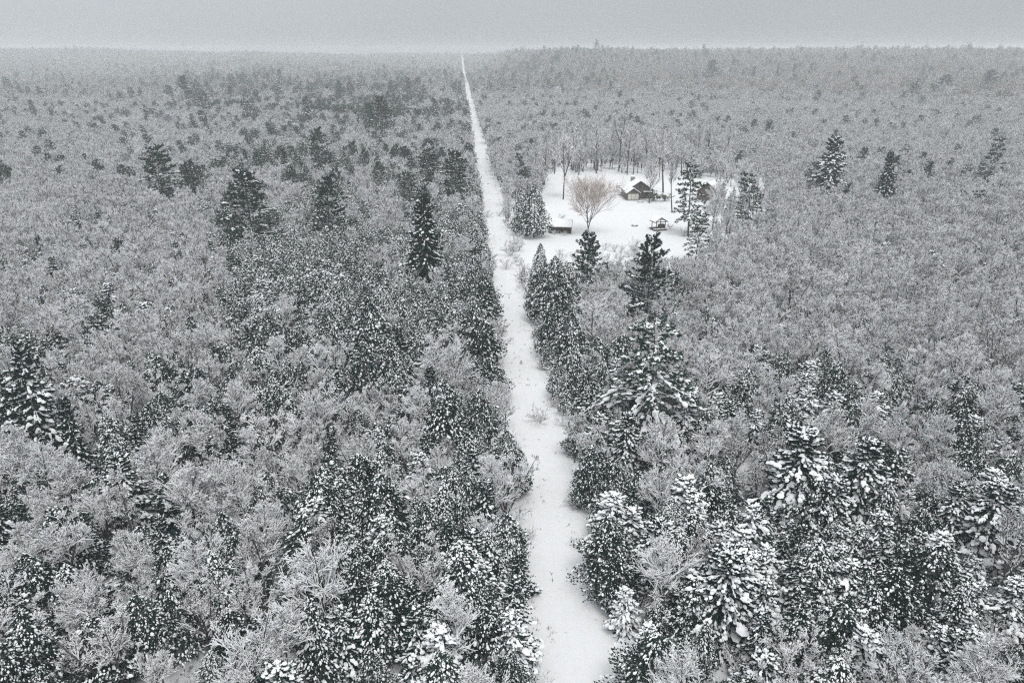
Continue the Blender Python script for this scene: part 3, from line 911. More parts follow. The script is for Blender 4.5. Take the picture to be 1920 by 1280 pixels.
# ---------------------------------------------------------------- shrubs
def shrub_mb(seed, h, R, n, snow, leaf=None):
    rng = np.random.default_rng(seed)
    mb = MB()
    az = rng.uniform(0, 6.28, n); tl = rng.uniform(.1, .9, n)
    d = np.stack((np.cos(az) * tl, np.sin(az) * tl, np.ones(n)), -1)
    st = np.stack((np.cos(az) * .12 * R, np.sin(az) * .12 * R, np.zeros(n)), -1)
    P, Rr = grow(rng, st, d, h * rng.uniform(.6, 1.1, n), np.full(n, .024), np.full(n, .012), 3, .1, -.02)
    k = 6
    p, tan, rr = sample(P, Rr, rng.uniform(.25, 1, (n, k)))
    P2, R2 = grow(rng, p, spread_from(rng, tan, .3, .9), np.full(len(p), h * .28) * rng.uniform(.6, 1.2, len(p)), np.full(len(p), .016), np.full(len(p), .010), 2, .12, 0)
    p, tan, rr = sample(P2, R2, rng.uniform(.2, 1, (len(P2), 3)))
    P3, R3 = grow(rng, p, spread_from(rng, tan, .4, 1.0), np.full(len(p), h * .14) * rng.uniform(.6, 1.2, len(p)), np.full(len(p), .014), np.full(len(p), .009), 1, .1, 0)
    for A, B in ((P, Rr), (P2, R2), (P3, R3)):
        a, b_ = A[:, :-1].reshape(-1, 3), A[:, 1:].reshape(-1, 3)
        prisms(mb, a, b_, B[:, :-1].ravel(), B[:, 1:].ravel(), 0, 1, rng.random(len(a)) < snow, .8)
    if leaf is not None:
        m = leaf
        q, t_, _ = sample(P2, R2, rng.uniform(0, 1, (len(P2), m)))
        blades(mb, q, t_ + rng.normal(0, .6, t_.shape), np.full(len(q), .22), np.full(len(q), .09), 0, rng)
    return mb
SHRUB_ME = [shrub_mb(500 + i, 2.4, 1.0, 11, sn).mesh("shrub", [M_TWIG, M_SNOW]) for i, sn in enumerate((.75, .5, .9))]
def shrub(px, py, h, label, me=None, name="shrub", wide=1.0, group=None):
    x, y = ground_at(px, py)
    o = link(name, me or SHRUB_ME[int(px) % 3], None, (x, y, 0))
    s = h / 2.4
    o.scale = (s * wide, s * wide, s); o.rotation_euler = (0, 0, px * .7)
    return tag(o, label, "shrub", group)
IVY_ME = [shrub_mb(520 + i, 2.4, 1.6, 14, .3, 7).mesh("hedge", [M_IVY, M_SNOW]) for i in range(2)]
shrub(1226, 377, 3.0, "green-brown leafy bush against the right wall of the cabin", IVY_ME[0], "leafy_bush", 1.5)
shrub(1247, 377, 2.4, "smaller leafy bush beyond the cabin's corner beside the pine", IVY_ME[1], "leafy_bush", 1.3)
shrub(1257, 430, 1.7, "thin twiggy shrub beside the pavilion deck")
shrub(1040, 440, 1.2, "low snowy bush before the closed end of the woodshed", None, "shrub", 1.5)
shrub(1056, 442, 1.2, "low snowy bush before the open end of the woodshed", None, "shrub", 1.4)
shrub(1053, 410, 1.5, "faint scrubby bush in the snow behind the woodshed", None, "shrub", 1.6)
shrub(914, 408, 2.4, "dark twiggy bush standing alone in the track beside the clearing", None, "shrub", 1.6)
shrub(936, 405, 1.6, "small round bush at the clearing side of the track", None, "shrub", 1.2)
shrub(958, 480, 3.2, "tall thin scrub between the track and the clearing", None, "shrub", 1.2)
shrub(950, 505, 2.6, "reddish scrub on the track side where the clearing narrows", None, "shrub", 1.3)
shrub(972, 470, 3.0, "loose scrub at the pointed end of the clearing", None, "shrub", 1.1)
shrub(1012, 792, 2.3, "lone clump of bare stems standing out on the right half of the track", None, "shrub", 1.2)
shrub(1075, 950, 1.8, "bare brown shrub leaning over the right edge of the track")
shrub(1035, 760, 1.8, "bare twigs reaching over the snow just above the lone clump of stems")
shrub(1085, 1030, 1.6, "bare brown shrub low on the right edge of the track")
shrub(1190, 478, 4.5, "pale tan bush standing between the two dark pines", None, "shrub", .9)

# ---------------------------------------------------------------- trees one can point at
# (kind, variant, photo column, row of tip, row of foot, width factor, label)
HAND = [
    (PINE, 1, 312, 268, 402, 1.0, "tall snow-dusted pine, the higher one of a pair in the left wood"),
    (PINE, 0, 364, 300, 388, .95, "dark pine leaning against a taller snowy one in the left wood"),
    (PINE, 1, 478, 312, 478, 1.0, "broad snow-dusted pine standing alone right of the close pair"),
    (PINE, 0, 618, 326, 462, .9, "dark green pine with an open crown midway to the track"),
    (PINE, 0, 598, 238, 335, .85, "dark pine rising straight behind the open-crowned one"),
    (SPRUCE, 4, 390, 218, 266, 1.0, "small dark spruce alone in pale bare trees far off"),
    (SPRUCE, 4, 66, 187, 230, 1.1, "lone dark spruce far off near the left edge"),
    (SPRUCE, 4, 3, 198, 250, 1.2, "dark spruce cut by the left edge of the photo"),
    (SPRUCE, 2, 577, 178, 242, 1.1, "slender spruce tallest among the far left conifers"),
    (PINE, 0, 722, 178, 268, 1.1, "big dark round-topped pine among the far conifers left of the track"),
    (PINE, 0, 697, 192, 256, 1.0, "dark pine tucked left of the big round-topped one"),
    (PINE, 3, 350, 140, 204, 1.1, "far pine with an uneven top in the left wood"),
    (PINE, 1, 322, 158, 200, 1.0, "small far pine left of the uneven-topped one"),
    (PINE, 2, 383, 166, 220, 1.1, "snowy far pine right of the uneven-topped one"),
    (PINE, 2, 475, 186, 240, 1.2, "wide snowy pine in the far left conifers"),
    (SPRUCE, 4, 528, 130, 172, 1.1, "far thin spruce standing up near the left horizon"),
    (SPRUCE, 2, 505, 136, 176, 1.0, "far thin spruce just left of another near the horizon"),
    (PINE, 3, 640, 150, 200, 1.0, "far narrow pine in the left conifers below the horizon"),
    (PINE, 3, 765, 144, 190, 1.0, "far dark pine with a square top left of the track"),
    (SPRUCE, 4, 816, 184, 232, .9, "narrow dark spruce like a post beside far pines"),
    (PINE, 2, 798, 198, 236, 1.1, "low snowy pine left of the post-like spruce"),
    (PINE, 1, 838, 182, 224, 1.0, "far pine between the post-like spruce and the track"),
    (SPRUCE, 4, 862, 150, 184, 1.0, "far spruce close against the left of the narrowing track"),
    (SPRUCE, 6, 800, 364, 560, .80, "tall dark spruce with white-edged tiers near the middle"),
    (PINE, 1, 856, 277, 392, .95, "tall snow-dusted pine beside the track opposite the clearing"),
    (PINE, 1, 806, 275, 368, 1.0, "thinner snow-dusted pine left of the trackside one"),
    (PINE, 1, 770, 318, 400, 1.0, "snow-dusted pine with pale boughs left of the trackside pines"),
    (PINE, 0, 795, 345, 440, .8, "dark pine top just behind the tall tiered spruce"),
    (PINE, 0, 1100, 430, 566, .82, "dark spreading pine at the near edge of the clearing, left of two"),
    (PINE, 0, 1210, 440, 618, .80, "dark full pine at the near edge of the clearing, right of two"),
    (PINE, 4, 1213, 588, 850, .85, "big pine with long snow-covered arms right of the track"),
    (PINE, 5, 1290, 302, 442, .85, "grey-green feathery pine standing in front of the second house"),
    (PINE, 5, 1303, 398, 496, .85, "smaller snowy pine below the feathery one by the clearing"),
    (PINE, 5, 1402, 320, 440, .90, "green-topped pine with snowy lower boughs right of the clearing"),
    (SPRUCE, 7, 1545, 256, 388, .80, "tall spruce with white pads alone in the right wood"),
    (SPRUCE, 6, 1655, 284, 395, .75, "slim dark spruce alone right of the white-padded one"),
    (PINE, 5, 1845, 255, 365, .75, "snowy-topped pine with a bare trunk near the right edge"),
    (PINE, 0, 1332, 112, 156, 1.2, "dark far pine by itself above the second house"),
    (SPRUCE, 4, 1412, 124, 150, 1.1, "leftmost of four small far spruces under the right horizon"),
    (SPRUCE, 2, 1457, 118, 147, 1.0, "second of four small far spruces under the right horizon"),
    (SPRUCE, 4, 1487, 118, 147, 1.0, "third of four small far spruces under the right horizon"),
    (SPRUCE, 2, 1518, 118, 147, 1.1, "rightmost of four small far spruces under the right horizon"),
    (PINE, 0, 1765, 140, 182, 1.7, "wide dark clump-topped pine on the far right slope"),
    (PINE, 0, 1850, 130, 176, 1.4, "brownish pine on the far right slope near the edge"),
    (CEDAR, 0, 1001, 345, 446, .95, "dense dark cedar on the track side of the woodshed"),
    (CEDAR, 2, 978, 352, 442, .9, "thin pale cedar between the track and the dense dark one"),
    (CEDAR, 0, 1012, 456, 570, .66, "pointed cedar spire at the near edge of the clearing"),
    (CEDAR, 0, 1010, 492, 606, .8, "dark cedar at the right track edge below the spire"),
    (CEDAR, 1, 1038, 480, 612, .85, "snow-speckled cedar right of the spire"),
    (CEDAR, 4, 1060, 490, 600, .9, "pale speckled cedar left of the spreading dark pine"),
    (CEDAR, 5, 1036, 562, 676, .85, "dark cedar half way along the right track edge"),
    (CEDAR, 1, 1066, 580, 700, .9, "plump cedar behind the dark one on the right track edge"),
    (CEDAR, 5, 896, 572, 706, 1.0, "big dark cedar overhanging the left track edge"),
    (CEDAR, 0, 893, 428, 510, 1.0, "dark cedar on the left track edge opposite the clearing's point"),
    (CEDAR, 3, 890, 480, 585, .9, "speckled cedar on the left track edge above the big dark one"),
    (CEDAR, 1, 835, 712, 850, 1.0, "round snow-speckled cedar left of the track at mid height"),
    (CEDAR, 3, 900, 730, 845, .9, "wide cedar on the left track edge below the big dark one"),
    (CEDAR, 1, 700, 560, 700, 1.0, "dark plump cedar in the dense stand left of the track"),
    (CEDAR, 0, 745, 690, 815, 1.0, "dark cedar over a shadowed gap left of the track"),
    (CEDAR, 5, 690, 640, 760, .9, "dark cedar in the middle of the dense left stand"),
    (CEDAR, 3, 912, 1140, 1275, 1.1, "broad cedar with dark skirts at the left track edge near the bottom"),
    (CEDAR, 4, 915, 990, 1110, .95, "cedar bulging over the left track edge"),
    (CEDAR, 2, 1075, 645, 765, .8, "slim cedar behind the right track edge beside bare twigs"),
    (CEDAR, 5, 1100, 850, 965, .8, "dark cedar casting a shaded hollow on the right track edge"),
    (SPRUCE, 7, 1170, 775, 905, .85, "snow-padded spruce under the long-armed pine"),
    (SPRUCE, 3, 1280, 735, 860, .85, "snow-padded spruce lower right of the long-armed pine"),
    (SPRUCE, 8, 1478, 806, 1000, .95, "thickly snow-padded spruce, left of two close together on the right"),
    (SPRUCE, 7, 1598, 826, 1000, .95, "thickly snow-padded spruce, right of two close together on the right"),
    (SPRUCE, 8, 1540, 895, 1040, 1.0, "low snow-padded spruce filling the gap between two taller ones"),
    (SPRUCE, 8, 1345, 1030, 1225, .95, "snow-buried spruce with white clumps right of the lower track"),
    (SPRUCE, 7, 1215, 970, 1130, .9, "snow-padded spruce between the lower track and the snow-buried one"),
    (CEDAR, 4, 1392, 686, 780, 1.1, "small round snowy cedar alone among bare twigs right of the big pine"),
    (SPRUCE, 1, 1512, 728, 810, 1.0, "small white spruce in bare trees, left of a pair"),
    (SPRUCE, 3, 1545, 738, 815, 1.0, "small white spruce in bare trees, right of a pair"),
    (SPRUCE, 8, 1835, 905, 1050, 1.0, "laden spruce near the right edge in the lower wood"),
    (SPRUCE, 7, 1765, 905, 1040, .9, "laden spruce left of another near the right edge"),
    (SPRUCE, 0, 98, 640, 875, .72, "tall very dark spruce near the left edge"),
    (SPRUCE, 4, 165, 745, 925, .75, "dark spruce lower right of the very dark one"),
    (SPRUCE, 0, 40, 690, 880, .8, "dark spruce half hidden left of the very dark one"),
    (SPRUCE, 7, 258, 850, 1005, .8, "spruce with thick white fingers in the lower left wood"),
    (SPRUCE, 4, 190, 960, 1090, .9, "dark-bellied spruce in the lower left wood"),
    (SPRUCE, 1, 977, 675, 689, 1.1, "tiny young spruce growing in the middle of the track"),
    (BROAD, 1, 1056, 232, 376, .8, "tall dark forked tree standing in the top of the clearing"),
    (TALL, 0, 1017, 235, 352, .9, "tall thin tree at the clearing's upper track-side corner"),
    (TALL, 2, 1003, 245, 340, .9, "tall thin tree beyond the upper track-side corner"),
    (TALL, 0, 1085, 245, 330, .9, "tall tree at the clearing's far edge right of the forked one"),
    (TALL, 2, 1118, 225, 326, .9, "tall tree with a dark stem on the clearing's far edge"),
    (TALL, 1, 1160, 195, 322, .9, "tallest stout tree behind the cabin on the far edge"),
    (TALL, 0, 1187, 230, 328, .8, "slim tree just behind the cabin's roof"),
    (BROAD, 0, 1217, 296, 383, .9, "bare tree with a dark stem before the cabin's right corner"),
    (TALL, 2, 1243, 228, 362, .9, "tall frosted tree behind the cabin's right side"),
    (TALL, 0, 1260, 285, 400, .75, "tall bare tree just left of the feathery pine"),
    (TALL, 2, 1350, 345, 500, .6, "slim bare tree right of the smaller snowy pine"),
    (TALL, 0, 1363, 365, 490, .65, "slim bare tree below the green-topped pine"),
    (WILLOW, 0, 1102, 342, 442, .88, "round tan-twigged willow alone in the middle of the clearing"),
    (BROAD, 1, 795, 880, 1020, 1.2, "forked bare tree over a snowy gap left of the lower track"),
    (BROAD, 8, 545, 1090, 1300, 1.0, "big bare tree with a dark straight stem at the bottom of the left wood"),
    (BROAD, 0, 905, 955, 1090, .9, "frosted bare tree with a dark stem near the left track edge"),
    (BROAD, 4, 1110, 560, 700, 1.2, "wide bare tree with fanned twigs right of the track"),
    (BROAD, 5, 1475, 500, 640, 1.1, "spreading bare tree in the middle of the right wood"),
    (BROAD, 1, 1580, 620, 760, 1.1, "large bare tree with many pale limbs in the right wood"),
    (BROAD, 2, 60, 1080, 1260, 1.1, "many-stemmed bare tree in the bottom left corner"),
    (BROAD, 4, 400, 1000, 1180, 1.0, "fan-shaped bare tree in the lower left wood"),
]
rng = np.random.default_rng(77)
hand_px = []
hand_xy = []
for kd, var, px, py0, py1, wd, label in HAND:
    x, y = ground_hit(px, py1)
    h = float(height_at(x, y, py0) - terrain(x, y))
    plant_tree(kd, var, x, y, h, rng.uniform(0, 6.28), label, wide=wd * (1.2 if kd is PINE else 1))
    hand_xy.append((x, y, h))
    if kd not in (TALL, BROAD) and h > 4:
        hw = kd.near[var][2]
        half = F * h * .14 / math.hypot(y, H)
        hand_px.append((px - half, px + half, py0, py0 + .68 * (py1 - py0), y))
rng = np.random.default_rng(91)
for q in range(22):
    px, py = 1010 + q * 16.5 + rng.uniform(-6, 6), rng.uniform(298, 333)
    x, y = ground_at(px, py)
    plant_tree(TALL, int(rng.integers(0, 3)), x, y, rng.uniform(14.5, 19.5), rng.uniform(0, 6.28), "tall bare tree with a long dark stem in the row along the clearing's far edge", "tall trees along the clearing's far edge", wide=rng.uniform(.75, 1.05), tilt=rng.normal(0, .03, 2))
    hand_xy.append((x, y, 6.0))
hand_xy = np.array(hand_xy)

# ---------------------------------------------------------------- the wood
def scatter(r0, r1, step, half_deg, seed):
    r = np.random.default_rng(seed)
    xm = r1 * math.sin(math.radians(half_deg)) + 25
    X, Y = np.meshgrid(np.arange(-xm, xm, step), np.arange(5, r1, step * .9))
    X = X + (np.arange(X.shape[0]) % 2)[:, None] * step * .5
    X = (X + r.uniform(-.42, .42, X.shape) * step).ravel(); Y = (Y + r.uniform(-.42, .42, Y.shape) * step).ravel()
    d = np.hypot(X, Y)
    k = (d >= r0) & (d < r1) & (np.abs(X) < Y * math.tan(math.radians(half_deg)) + 22)
    return X[k], Y[k]

def kind_weights(x, y):
    px, py = to_px(x, y, terrain(x, y))
    s = side(x, y)
    n = len(x)
    W = np.zeros((n, 4))                        # bare, cedar, spruce, pine
    def put(mask, w):
        W[mask] = w
    L, R = s < 0, s >= 0
    put(L, (.66, .20, .14, 0)); put(R, (.82, .08, .10, 0))
    put(L & (py < 380), (.93, 0, .04, .03))
    g = .32 * np.exp(-((px - 700) / 170) ** 2 - ((py - 225) / 85) ** 2) + .20 * np.exp(-((px - 420) / 130) ** 2 - ((py - 178) / 42) ** 2)
    g = np.where(L & (py < 430), g, 0)
    W[:, 0] -= g; W[:, 2] += g * .4; W[:, 3] += g * .6
    put(L & (py < 125), (.95, 0, .04, .01))
    put(L & (py > 250) & (py <= 470) & (px > 430), (.56, .22, .15, .07))
    put(L & (py > 380) & (px > 520), (.30, .54, .16, 0))
    put(L & (py > 470) & (px > 430), (.20, .66, .14, 0))
    put(L & (py > 640) & (py < 900) & (px < 200), (.42, .10, .48, 0))
    put(L & (py > 640) & (px < 430), (.44, .36, .20, 0))
    put(L & (py > 840), (.30, .50, .20, 0))
    put(L & (py > 640) & (py < 900) & (px < 200), (.42, .10, .48, 0))
    put(R & (py < 430), (.945, 0, .035, .02))
    put(R & (py < 180) & (px < 1150), (.80, 0, .12, .08))
    put(R & (py > 720), (.52, .20, .28, 0))
    put(R & (py > 800), (.44, .28, .28, 0))
    put(R & (s < 11) & (py > 430), (.25, .58, .17, 0))
    put(L & (s > -10) & (py > 430), (.32, .55, .13, 0))
    return W, px, py

def choose(x, y, seed):
    r = np.random.default_rng(seed)
    W, px, py = kind_weights(x, y)
    cl = vnoise(x, y, 14, 3) * .6 + vnoise(x, y, 31, 4) * .4
    con = 1 - W[:, 0]
    pc = np.clip(con + (cl - .5) * 1.7 * np.minimum(con, 1 - con) * 2, 0, 1)
    isc = r.random(len(x)) < pc
    sub = W[:, 1:] / np.maximum(W[:, 1:].sum(1, keepdims=True), 1e-9)
    u = r.random(len(x))
    c = np.where(u < sub[:, 0], 1, np.where(u < sub[:, 0] + sub[:, 1], 2, 3))
    return np.where(isc, c, 0), px, py

KINDS = [BROAD, CEDAR, SPRUCE, PINE]
RANGE = np.array([(4.8, 11.4), (4.2, 8.8), (4.4, 9.2), (8.5, 12.5)])
def heights(k, x, y, r):
    n = len(k)
    base = RANGE[k]
    h = base[:, 0] + (base[:, 1] - base[:, 0]) * (r.random(n) + r.random(n)) / 2
    back = (np.hypot(x - 40, y - 335) < 90) & (y > 280) & (k == 0)
    h = np.where((k == 2) & (side(x, y) > 0), h * .86, h)
    h = np.where(back, h * 1.1, h)
    d = np.hypot(x, y)
    far = d > 700
    h = np.where(far, h * np.exp(r.normal(0, .25, n)), h)
    return h

def usable(x, y, pad):
    s = side(x, y)
    wl_ = 3.1 + pad; wr_ = 3.0 + pad + 2.4 * np.exp(-((y - 245) / 16) ** 2)
    ok = ~((s > -wl_) & (s < wr_))
    ok &= ~clear_ragged(x, y)
    return ok

# near wood: one tree every few metres; the largest in view of each kind stand as things of their own
NX, NY = scatter(14, 340, 2.85, 43, 21)
r = np.random.default_rng(8)
k_, px_, py_ = choose(NX, NY, 9)
h_ = heights(k_, NX, NY, r)
ok = usable(NX, NY, -.35 + h_ * np.array([.13, .14, .15, .15])[k_])
ok &= ~((k_ == 0) & (np.random.default_rng(19).random(len(NX)) < .12))
d2 = np.min(np.hypot(NX[:, None] - hand_xy[None, :, 0], NY[:, None] - hand_xy[None, :, 1]) / np.clip(hand_xy[None, :, 2] * .17, 1.2, 3.2), axis=1)
ok &= d2 > 1
tpx, tpy = to_px(NX, NY, h_)
for x0, x1, y0, y1, yd in hand_px:
    hit = (tpx > x0 - 6) & (tpx < x1 + 6) & (tpy < y1) & (py_ > y0) & (NY < yd)
    h_ = np.where(hit, h_ * .62, h_)
    tp2 = to_px(NX, NY, h_)[1]
    ok &= ~(hit & (tp2 < y1))
# keep the view into the clearing open, as the photo has it
vpx = [(1000, 1300, 480, 300), ]
tpx, tpy = to_px(NX, NY, h_)
lowlim = np.interp(tpx, [955, 985, 1060, 1150, 1250, 1310, 1340], [480, 505, 500, 488, 480, 470, 430])
inview = (tpx > 955) & (tpx < 1335) & (NY < 235) & (side(NX, NY) > 0)
hcap = H + NY * np.array([(-SP + (640 - q) / F * CP) / (CP + (640 - q) / F * SP) for q in lowlim])
h_ = np.where(inview & (h_ > hcap), np.maximum(hcap, .5), h_)
cb = (NY > 285) & (NX > 5) & (NX < 125)
r15 = np.random.default_rng(15).random(len(NX))
ok &= ~(cb & (r15 < .5))
ok &= ~((py_ > 335) & (py_ < 485) & (px_ > 1285) & (px_ < 1440) & (r15 < .86))   # half-open ground right of the clearing
ok &= ~((py_ >= 485) & (py_ < 560) & (px_ > 1240) & (px_ < 1440) & (r15 < .35))
ok &= h_ > 3.0
NX, NY, k_, h_ = NX[ok], NY[ok], k_[ok], h_[ok]
bpx, bpy_ = to_px(NX, NY, 0 * NX)
tpx, tpy = to_px(NX, NY, h_)
size = h_ / np.hypot(NY, H)
inframe = (tpx > -25) & (tpx < 1945) & (tpy < 1275) & (bpy_ > 60)
single = np.zeros(len(NX), bool)
hand_count = {0: sum(1 for q in HAND if q[0] in (BROAD, TALL)) + 22, 1: sum(1 for q in HAND if q[0] is CEDAR), 2: sum(1 for q in HAND if q[0] is SPRUCE), 3: sum(1 for q in HAND if q[0] is PINE)}
for kk in range(4):
    idx = np.where((k_ == kk) & inframe)[0]
    idx = idx[np.argsort(-size[idx])][:max(0, 298 - hand_count[kk])]
    single[idx] = True

def where_words(px, py, s):
    left = s < 0
    ds = abs(s)
    if ds < 9:
        edge = "left" if left else "right"
        for lim, wd in ((1150, "the photo's bottom"), (960, "its last shaded hollow"), (800, "the lone stem clump"), (650, "the tiny young spruce"), (520, "the clearing's point"), (0, "the far narrowing track")):
            if py > lim:
                return f"on the {edge} track edge near {wd}"
    col = ("by the left edge" if px < 240 else "well left of the track" if px < 520 else "left of the track" if left else
           "right of the track" if px < 1330 else "well right of the track" if px < 1640 else "by the right edge")
    row = ("at the very bottom" if py > 1180 else "in the lowest wood" if py > 1020 else "in the lower wood" if py > 860 else
           "at mid height" if py > 700 else "above mid height" if py > 560 else "in the upper wood" if py > 430 else "in the far wood")
    return f"{row} {col}"

NOUN = {0: "bare frosted tree", 1: "snow-flecked cedar", 2: "snowy spruce", 3: "pine"}
GRP = {0: "bare frosted trees of the near wood", 1: "snow-flecked cedars of the near wood", 2: "snowy spruces of the near wood", 3: "pines of the wood"}
pts = {0: [], 1: [], 2: [], 3: []}
rv = np.random.default_rng(55)
var_ = np.array([rv.integers(0, 6 if k == 2 else len(KINDS[k].near)) for k in k_])
sd_ = side(NX, NY)
hv = (k_ == 2) & (sd_ > 12) & (rv.random(len(k_)) < .8)         # more snow lies on the spruces right of the track
var_[hv] = rv.choice([1, 3, 3, 0], hv.sum())
lv = (k_ == 2) & (sd_ < 0) & (rv.random(len(k_)) < .85)
var_[lv] = rv.choice([0, 2, 4, 3, 0], lv.sum())
rot_ = rv.uniform(0, 6.28, len(k_))
# heavier snow on the lower right, darker cedars on the left
for i in np.where(single)[0]:
    kd = KINDS[k_[i]]
    v = int(var_[i])
    lo_, hi_ = RANGE[k_[i]]
    sz = (h_[i] - lo_) / (hi_ - lo_)
    word = "short" if sz < .33 else "tall" if sz > .67 else "middling"
    s = float(side(NX[i], NY[i]))
    plant_tree(kd, v, NX[i], NY[i], h_[i], rot_[i], f"{word} {kd.near[v][3]} {NOUN[k_[i]]} {where_words(bpx[i], bpy_[i], s)}", GRP[k_[i]], wide=1.0 + .45 * (rv.random() - .45), tilt=rv.normal(0, .045, 2))

# the rest of the wood, too many to count: one object, its trees set out by geometry nodes
def joined(pair, mats_t, mats_c, name):
    t, c = pair
    mats = [M_BARK, M_SNOW] + mats_c
    mb = MB().join(t).join(c, [2 + i for i in range(len(mats_c))])
    return mb.mesh(name, mats)
SRC = bpy.data.collections.new("wood_sources")
src_i = [0]
def source(me):
    o = bpy.data.objects.new(f"wood_source_{src_i[0]:03d}", me)
    SRC.objects.link(o)
    src_i[0] += 1
    return src_i[0] - 1
MIDV = {0: [], 1: [], 2: [], 3: []}
FARV = {0: [], 1: [], 2: [], 3: []}
for i, (sn, form, wd) in enumerate([(.97, 'single', 1.0), (.9, 'fork', 1.0), (1.0, 'multi', 1.0), (.85, 'single', .8), (.75, 'fork', 1.1), (.95, 'multi', .9), (.95, 'single', 1.15), (.7, 'fork', .75)]):
    MIDV[0].append((source(joined(bare_tree(600 + i, 12, sn, form, k2=6, k3=5, k4=3, r4=.026, width=wd), None, [M_TWIG, M_SNOW], "bare_mid")), 12))
for i, (sn, form) in enumerate([(.68, 'single'), (.5, 'fork'), (.72, 'multi'), (.4, 'single')]):
    FARV[0].append((source(joined(bare_tree(620 + i, 12, sn, form, k2=6, k3=5, k4=0, r4=.055), None, [M_TWIG, M_SNOW], "bare_far")), 12))
for i, (R, sn) in enumerate([(2.3, .4), (2.6, .65), (2.1, .2)]):
    MIDV[1].append((source(joined(cedar_tree(640 + i, 9, R, sn, 900, 420), None, [M_CEDAR, M_SNOW], "cedar_mid")), 9))
FARB = []
for i, (sn, form) in enumerate([(.45, 'single'), (.3, 'fork'), (.5, 'multi')]):
    FARB.append((source(joined(bare_tree(630 + i, 12, sn, form, k2=6, k3=5, k4=0, r4=.05), None, [M_TWIGB, M_SNOW], "bare_brown")), 12))
FARV[1] = MIDV[1]
for i, (R, sn) in enumerate([(2.7, .7), (3.0, .9), (2.4, .45)]):
    MIDV[2].append((source(joined(spruce_tree(660 + i, 10, R, sn, 70, 8, .35, .05, 1.15), None, [M_SPRUCE, M_SNOW], "spruce_mid")), 10))
FARV[2] = [MIDV[2][0], MIDV[2][2]]
for i, (R, sn, base) in enumerate([(5.0, .3, .2), (4.6, .5, .2), (5.4, .65, .22)]):
    MIDV[3].append((source(joined(pine_tree(680 + i, 16, R, sn, 11, base, 9, 1.0, .1), None, [M_PINE, M_SNOW, M_BARK], "pine_mid")), 16))
FARV[3] = MIDV[3]

def instancer(name, X, Y, Z, idx, rot, scl, coll):
    me = bpy.data.meshes.new(name)
    me.vertices.add(len(X))
    me.vertices.foreach_set("co", np.stack((X, Y, Z), -1).astype(np.float32).ravel())
    for nm, ty, da in (("pick", 'INT', idx.astype(np.int32)), ("turn", 'FLOAT', rot.astype(np.float32)), ("size", 'FLOAT', scl.astype(np.float32))):
        a = me.attributes.new(nm, ty, 'POINT'); a.data.foreach_set("value", da)
    o = link(name, me)
    g = bpy.data.node_groups.new(name + "_nodes", 'GeometryNodeTree')
    g.interface.new_socket("Geometry", in_out='INPUT', socket_type='NodeSocketGeometry')
    g.interface.new_socket("Geometry", in_out='OUTPUT', socket_type='NodeSocketGeometry')
    N = g.nodes
    gi, go = N.new("NodeGroupInput"), N.new("NodeGroupOutput")
    ci = N.new("GeometryNodeCollectionInfo")
    ci.inputs['Collection'].default_value = coll
    ci.inputs['Separate Children'].default_value = True
    ci.inputs['Reset Children'].default_value = True
    ip = N.new("GeometryNodeInstanceOnPoints")
    ip.inputs['Pick Instance'].default_value = True
    def attr(nm, ty):
        a = N.new("GeometryNodeInputNamedAttribute"); a.data_type = ty; a.inputs['Name'].default_value = nm
        return a.outputs['Attribute']
    cx = N.new("ShaderNodeCombineXYZ")
    e2r = N.new("FunctionNodeEulerToRotation")
    L_ = g.links.new
    L_(gi.outputs[0], ip.inputs['Points']); L_(ci.outputs[0], ip.inputs['Instance'])
    L_(attr("pick", 'INT'), ip.inputs['Instance Index'])
    L_(attr("turn", 'FLOAT'), cx.inputs[2]); L_(cx.outputs[0], e2r.inputs[0]); L_(e2r.outputs[0], ip.inputs['Rotation'])
    L_(attr("size", 'FLOAT'), ip.inputs['Scale'])
    L_(ip.outputs[0], go.inputs[0])
    md = o.modifiers.new("scatter", 'NODES'); md.node_group = g
    return o

PX, PY, PI_, PR, PS = [], [], [], [], []
def push(x, y, k, h, table_, seed):
    r = np.random.default_rng(seed)
    for kk in range(4):
        m = np.where(k == kk)[0]
        if not len(m): continue
        t = table_[kk]
        if kk == 0 and table_ is FARV:
            br = (side(x[m], y[m]) > 0) & (r.random(len(m)) < .75)
            if br.any():
                mb_ = m[br]; m = m[~br]
                c = r.integers(0, len(FARB), len(mb_))
                PX.append(x[mb_]); PY.append(y[mb_]); PI_.append(np.array([FARB[q][0] for q in c])); PR.append(r.uniform(0, 6.28, len(mb_)))
                PS.append(h[mb_] / 12)
        c = r.integers(0, len(t), len(m))
        PX.append(x[m]); PY.append(y[m]); PI_.append(np.array([t[q][0] for q in c])); PR.append(r.uniform(0, 6.28, len(m)))
        PS.append(h[m] / np.array([t[q][1] for q in c]))
rest = ~single
push(NX[rest], NY[rest], k_[rest], h_[rest], MIDV, 31)
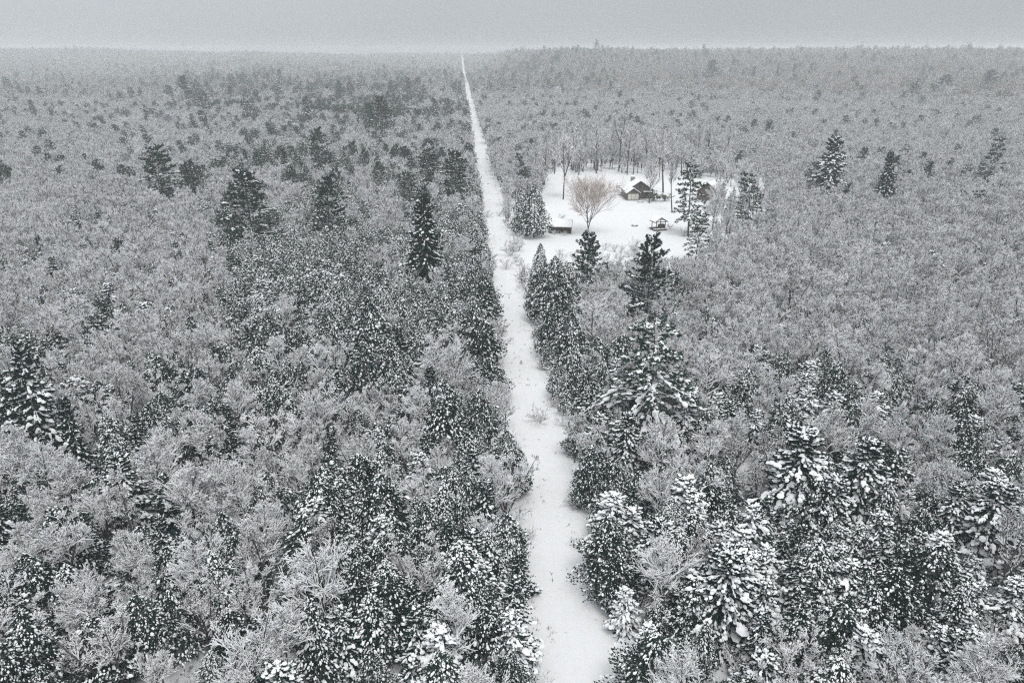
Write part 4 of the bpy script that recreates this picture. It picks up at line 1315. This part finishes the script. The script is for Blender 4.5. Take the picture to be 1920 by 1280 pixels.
for (a, b_, st, hd, tab, sd) in ((340, 760, 4.0, 42, MIDV, 41), (760, 1500, 5.4, 40, FARV, 42), (1500, 3050, 7.0, 38, FARV, 43)):
    X, Y = scatter(a, b_, st, hd, sd)
    k, px, py = choose(X, Y, sd + 1)
    h = heights(k, X, Y, np.random.default_rng(sd + 2))
    o_ = usable(X, Y, .8)
    if a >= 1500:
        o_ &= ~((side(X, Y) > 200) & (np.hypot(X, Y) > 2200))
    dd = np.min(np.hypot(X[:, None] - hand_xy[None, :, 0], Y[:, None] - hand_xy[None, :, 1]), axis=1) if len(X) < 30000 else np.full(len(X), 99.)
    o_ &= dd > 3
    tx, ty = to_px(X, Y, h + terrain(X, Y))
    for x0, x1, y0, y1, yd in hand_px:
        o_ &= ~((tx > x0) & (tx < x1) & (ty < y1) & (py > y0) & (Y < yd))
    push(X[o_], Y[o_], k[o_], h[o_], tab, sd + 3)
PX, PY, PI_, PR, PS = map(np.concatenate, (PX, PY, PI_, PR, PS))
print("wood instances", len(PX), "singles", single.sum(), [int((single & (k_ == q)).sum()) for q in range(4)])
wood = instancer("woods", PX, PY, terrain(PX, PY), PI_, PR, PS, SRC)
tag(wood, kind='stuff')

# undergrowth between the near trees
SRC2 = bpy.data.collections.new("undergrowth_sources")
for i, me in enumerate(SHRUB_ME):
    SRC2.objects.link(bpy.data.objects.new(f"undergrowth_source_{i}", me))
UX, UY = scatter(16, 260, 2.9, 44, 61)
o_ = usable(UX, UY, -.1)
r = np.random.default_rng(62)
o_ &= r.random(len(UX)) < .65
UX, UY = UX[o_], UY[o_]
ug = instancer("undergrowth", UX, UY, 0 * UX, r.integers(0, 3, len(UX)), r.uniform(0, 6.28, len(UX)), r.uniform(.35, 1.1, len(UX)), SRC2)
tag(ug, kind='stuff')

# dry grass and weed stems poking through the snow of the track
r = np.random.default_rng(71)
n = 6500
tt = r.uniform(28, 330, n) ; oo = r.uniform(-3.4, 3.9, n)
cl = vnoise(oo * 3 + 50, tt, 2.3, 6)
edge = np.abs(oo) / 3.6
kp = r.random(n) < np.clip((cl - .45) * 1.6, 0, 1) * (.25 + .9 * edge ** 2)
tt, oo = tt[kp], oo[kp]
gx_, gy_ = TX + TDX * tt + oo * TDY, TY + TDY * tt - oo * TDX
mb = MB()
for _ in range(7):
    p = np.stack((gx_ + r.normal(0, .10, len(gx_)), gy_ + r.normal(0, .10, len(gx_)), np.zeros(len(gx_))), -1)
    d = np.stack((r.normal(0, .45, len(gx_)), r.normal(0, .45, len(gx_)), np.ones(len(gx_))), -1)
    ln = r.uniform(.15, .55, len(gx_))
    blades(mb, p, d, ln, np.full(len(p), .018), 0, r)
tag(link("dry_grass", mb.mesh("dry_grass", [M_GRASS])), kind='stuff')
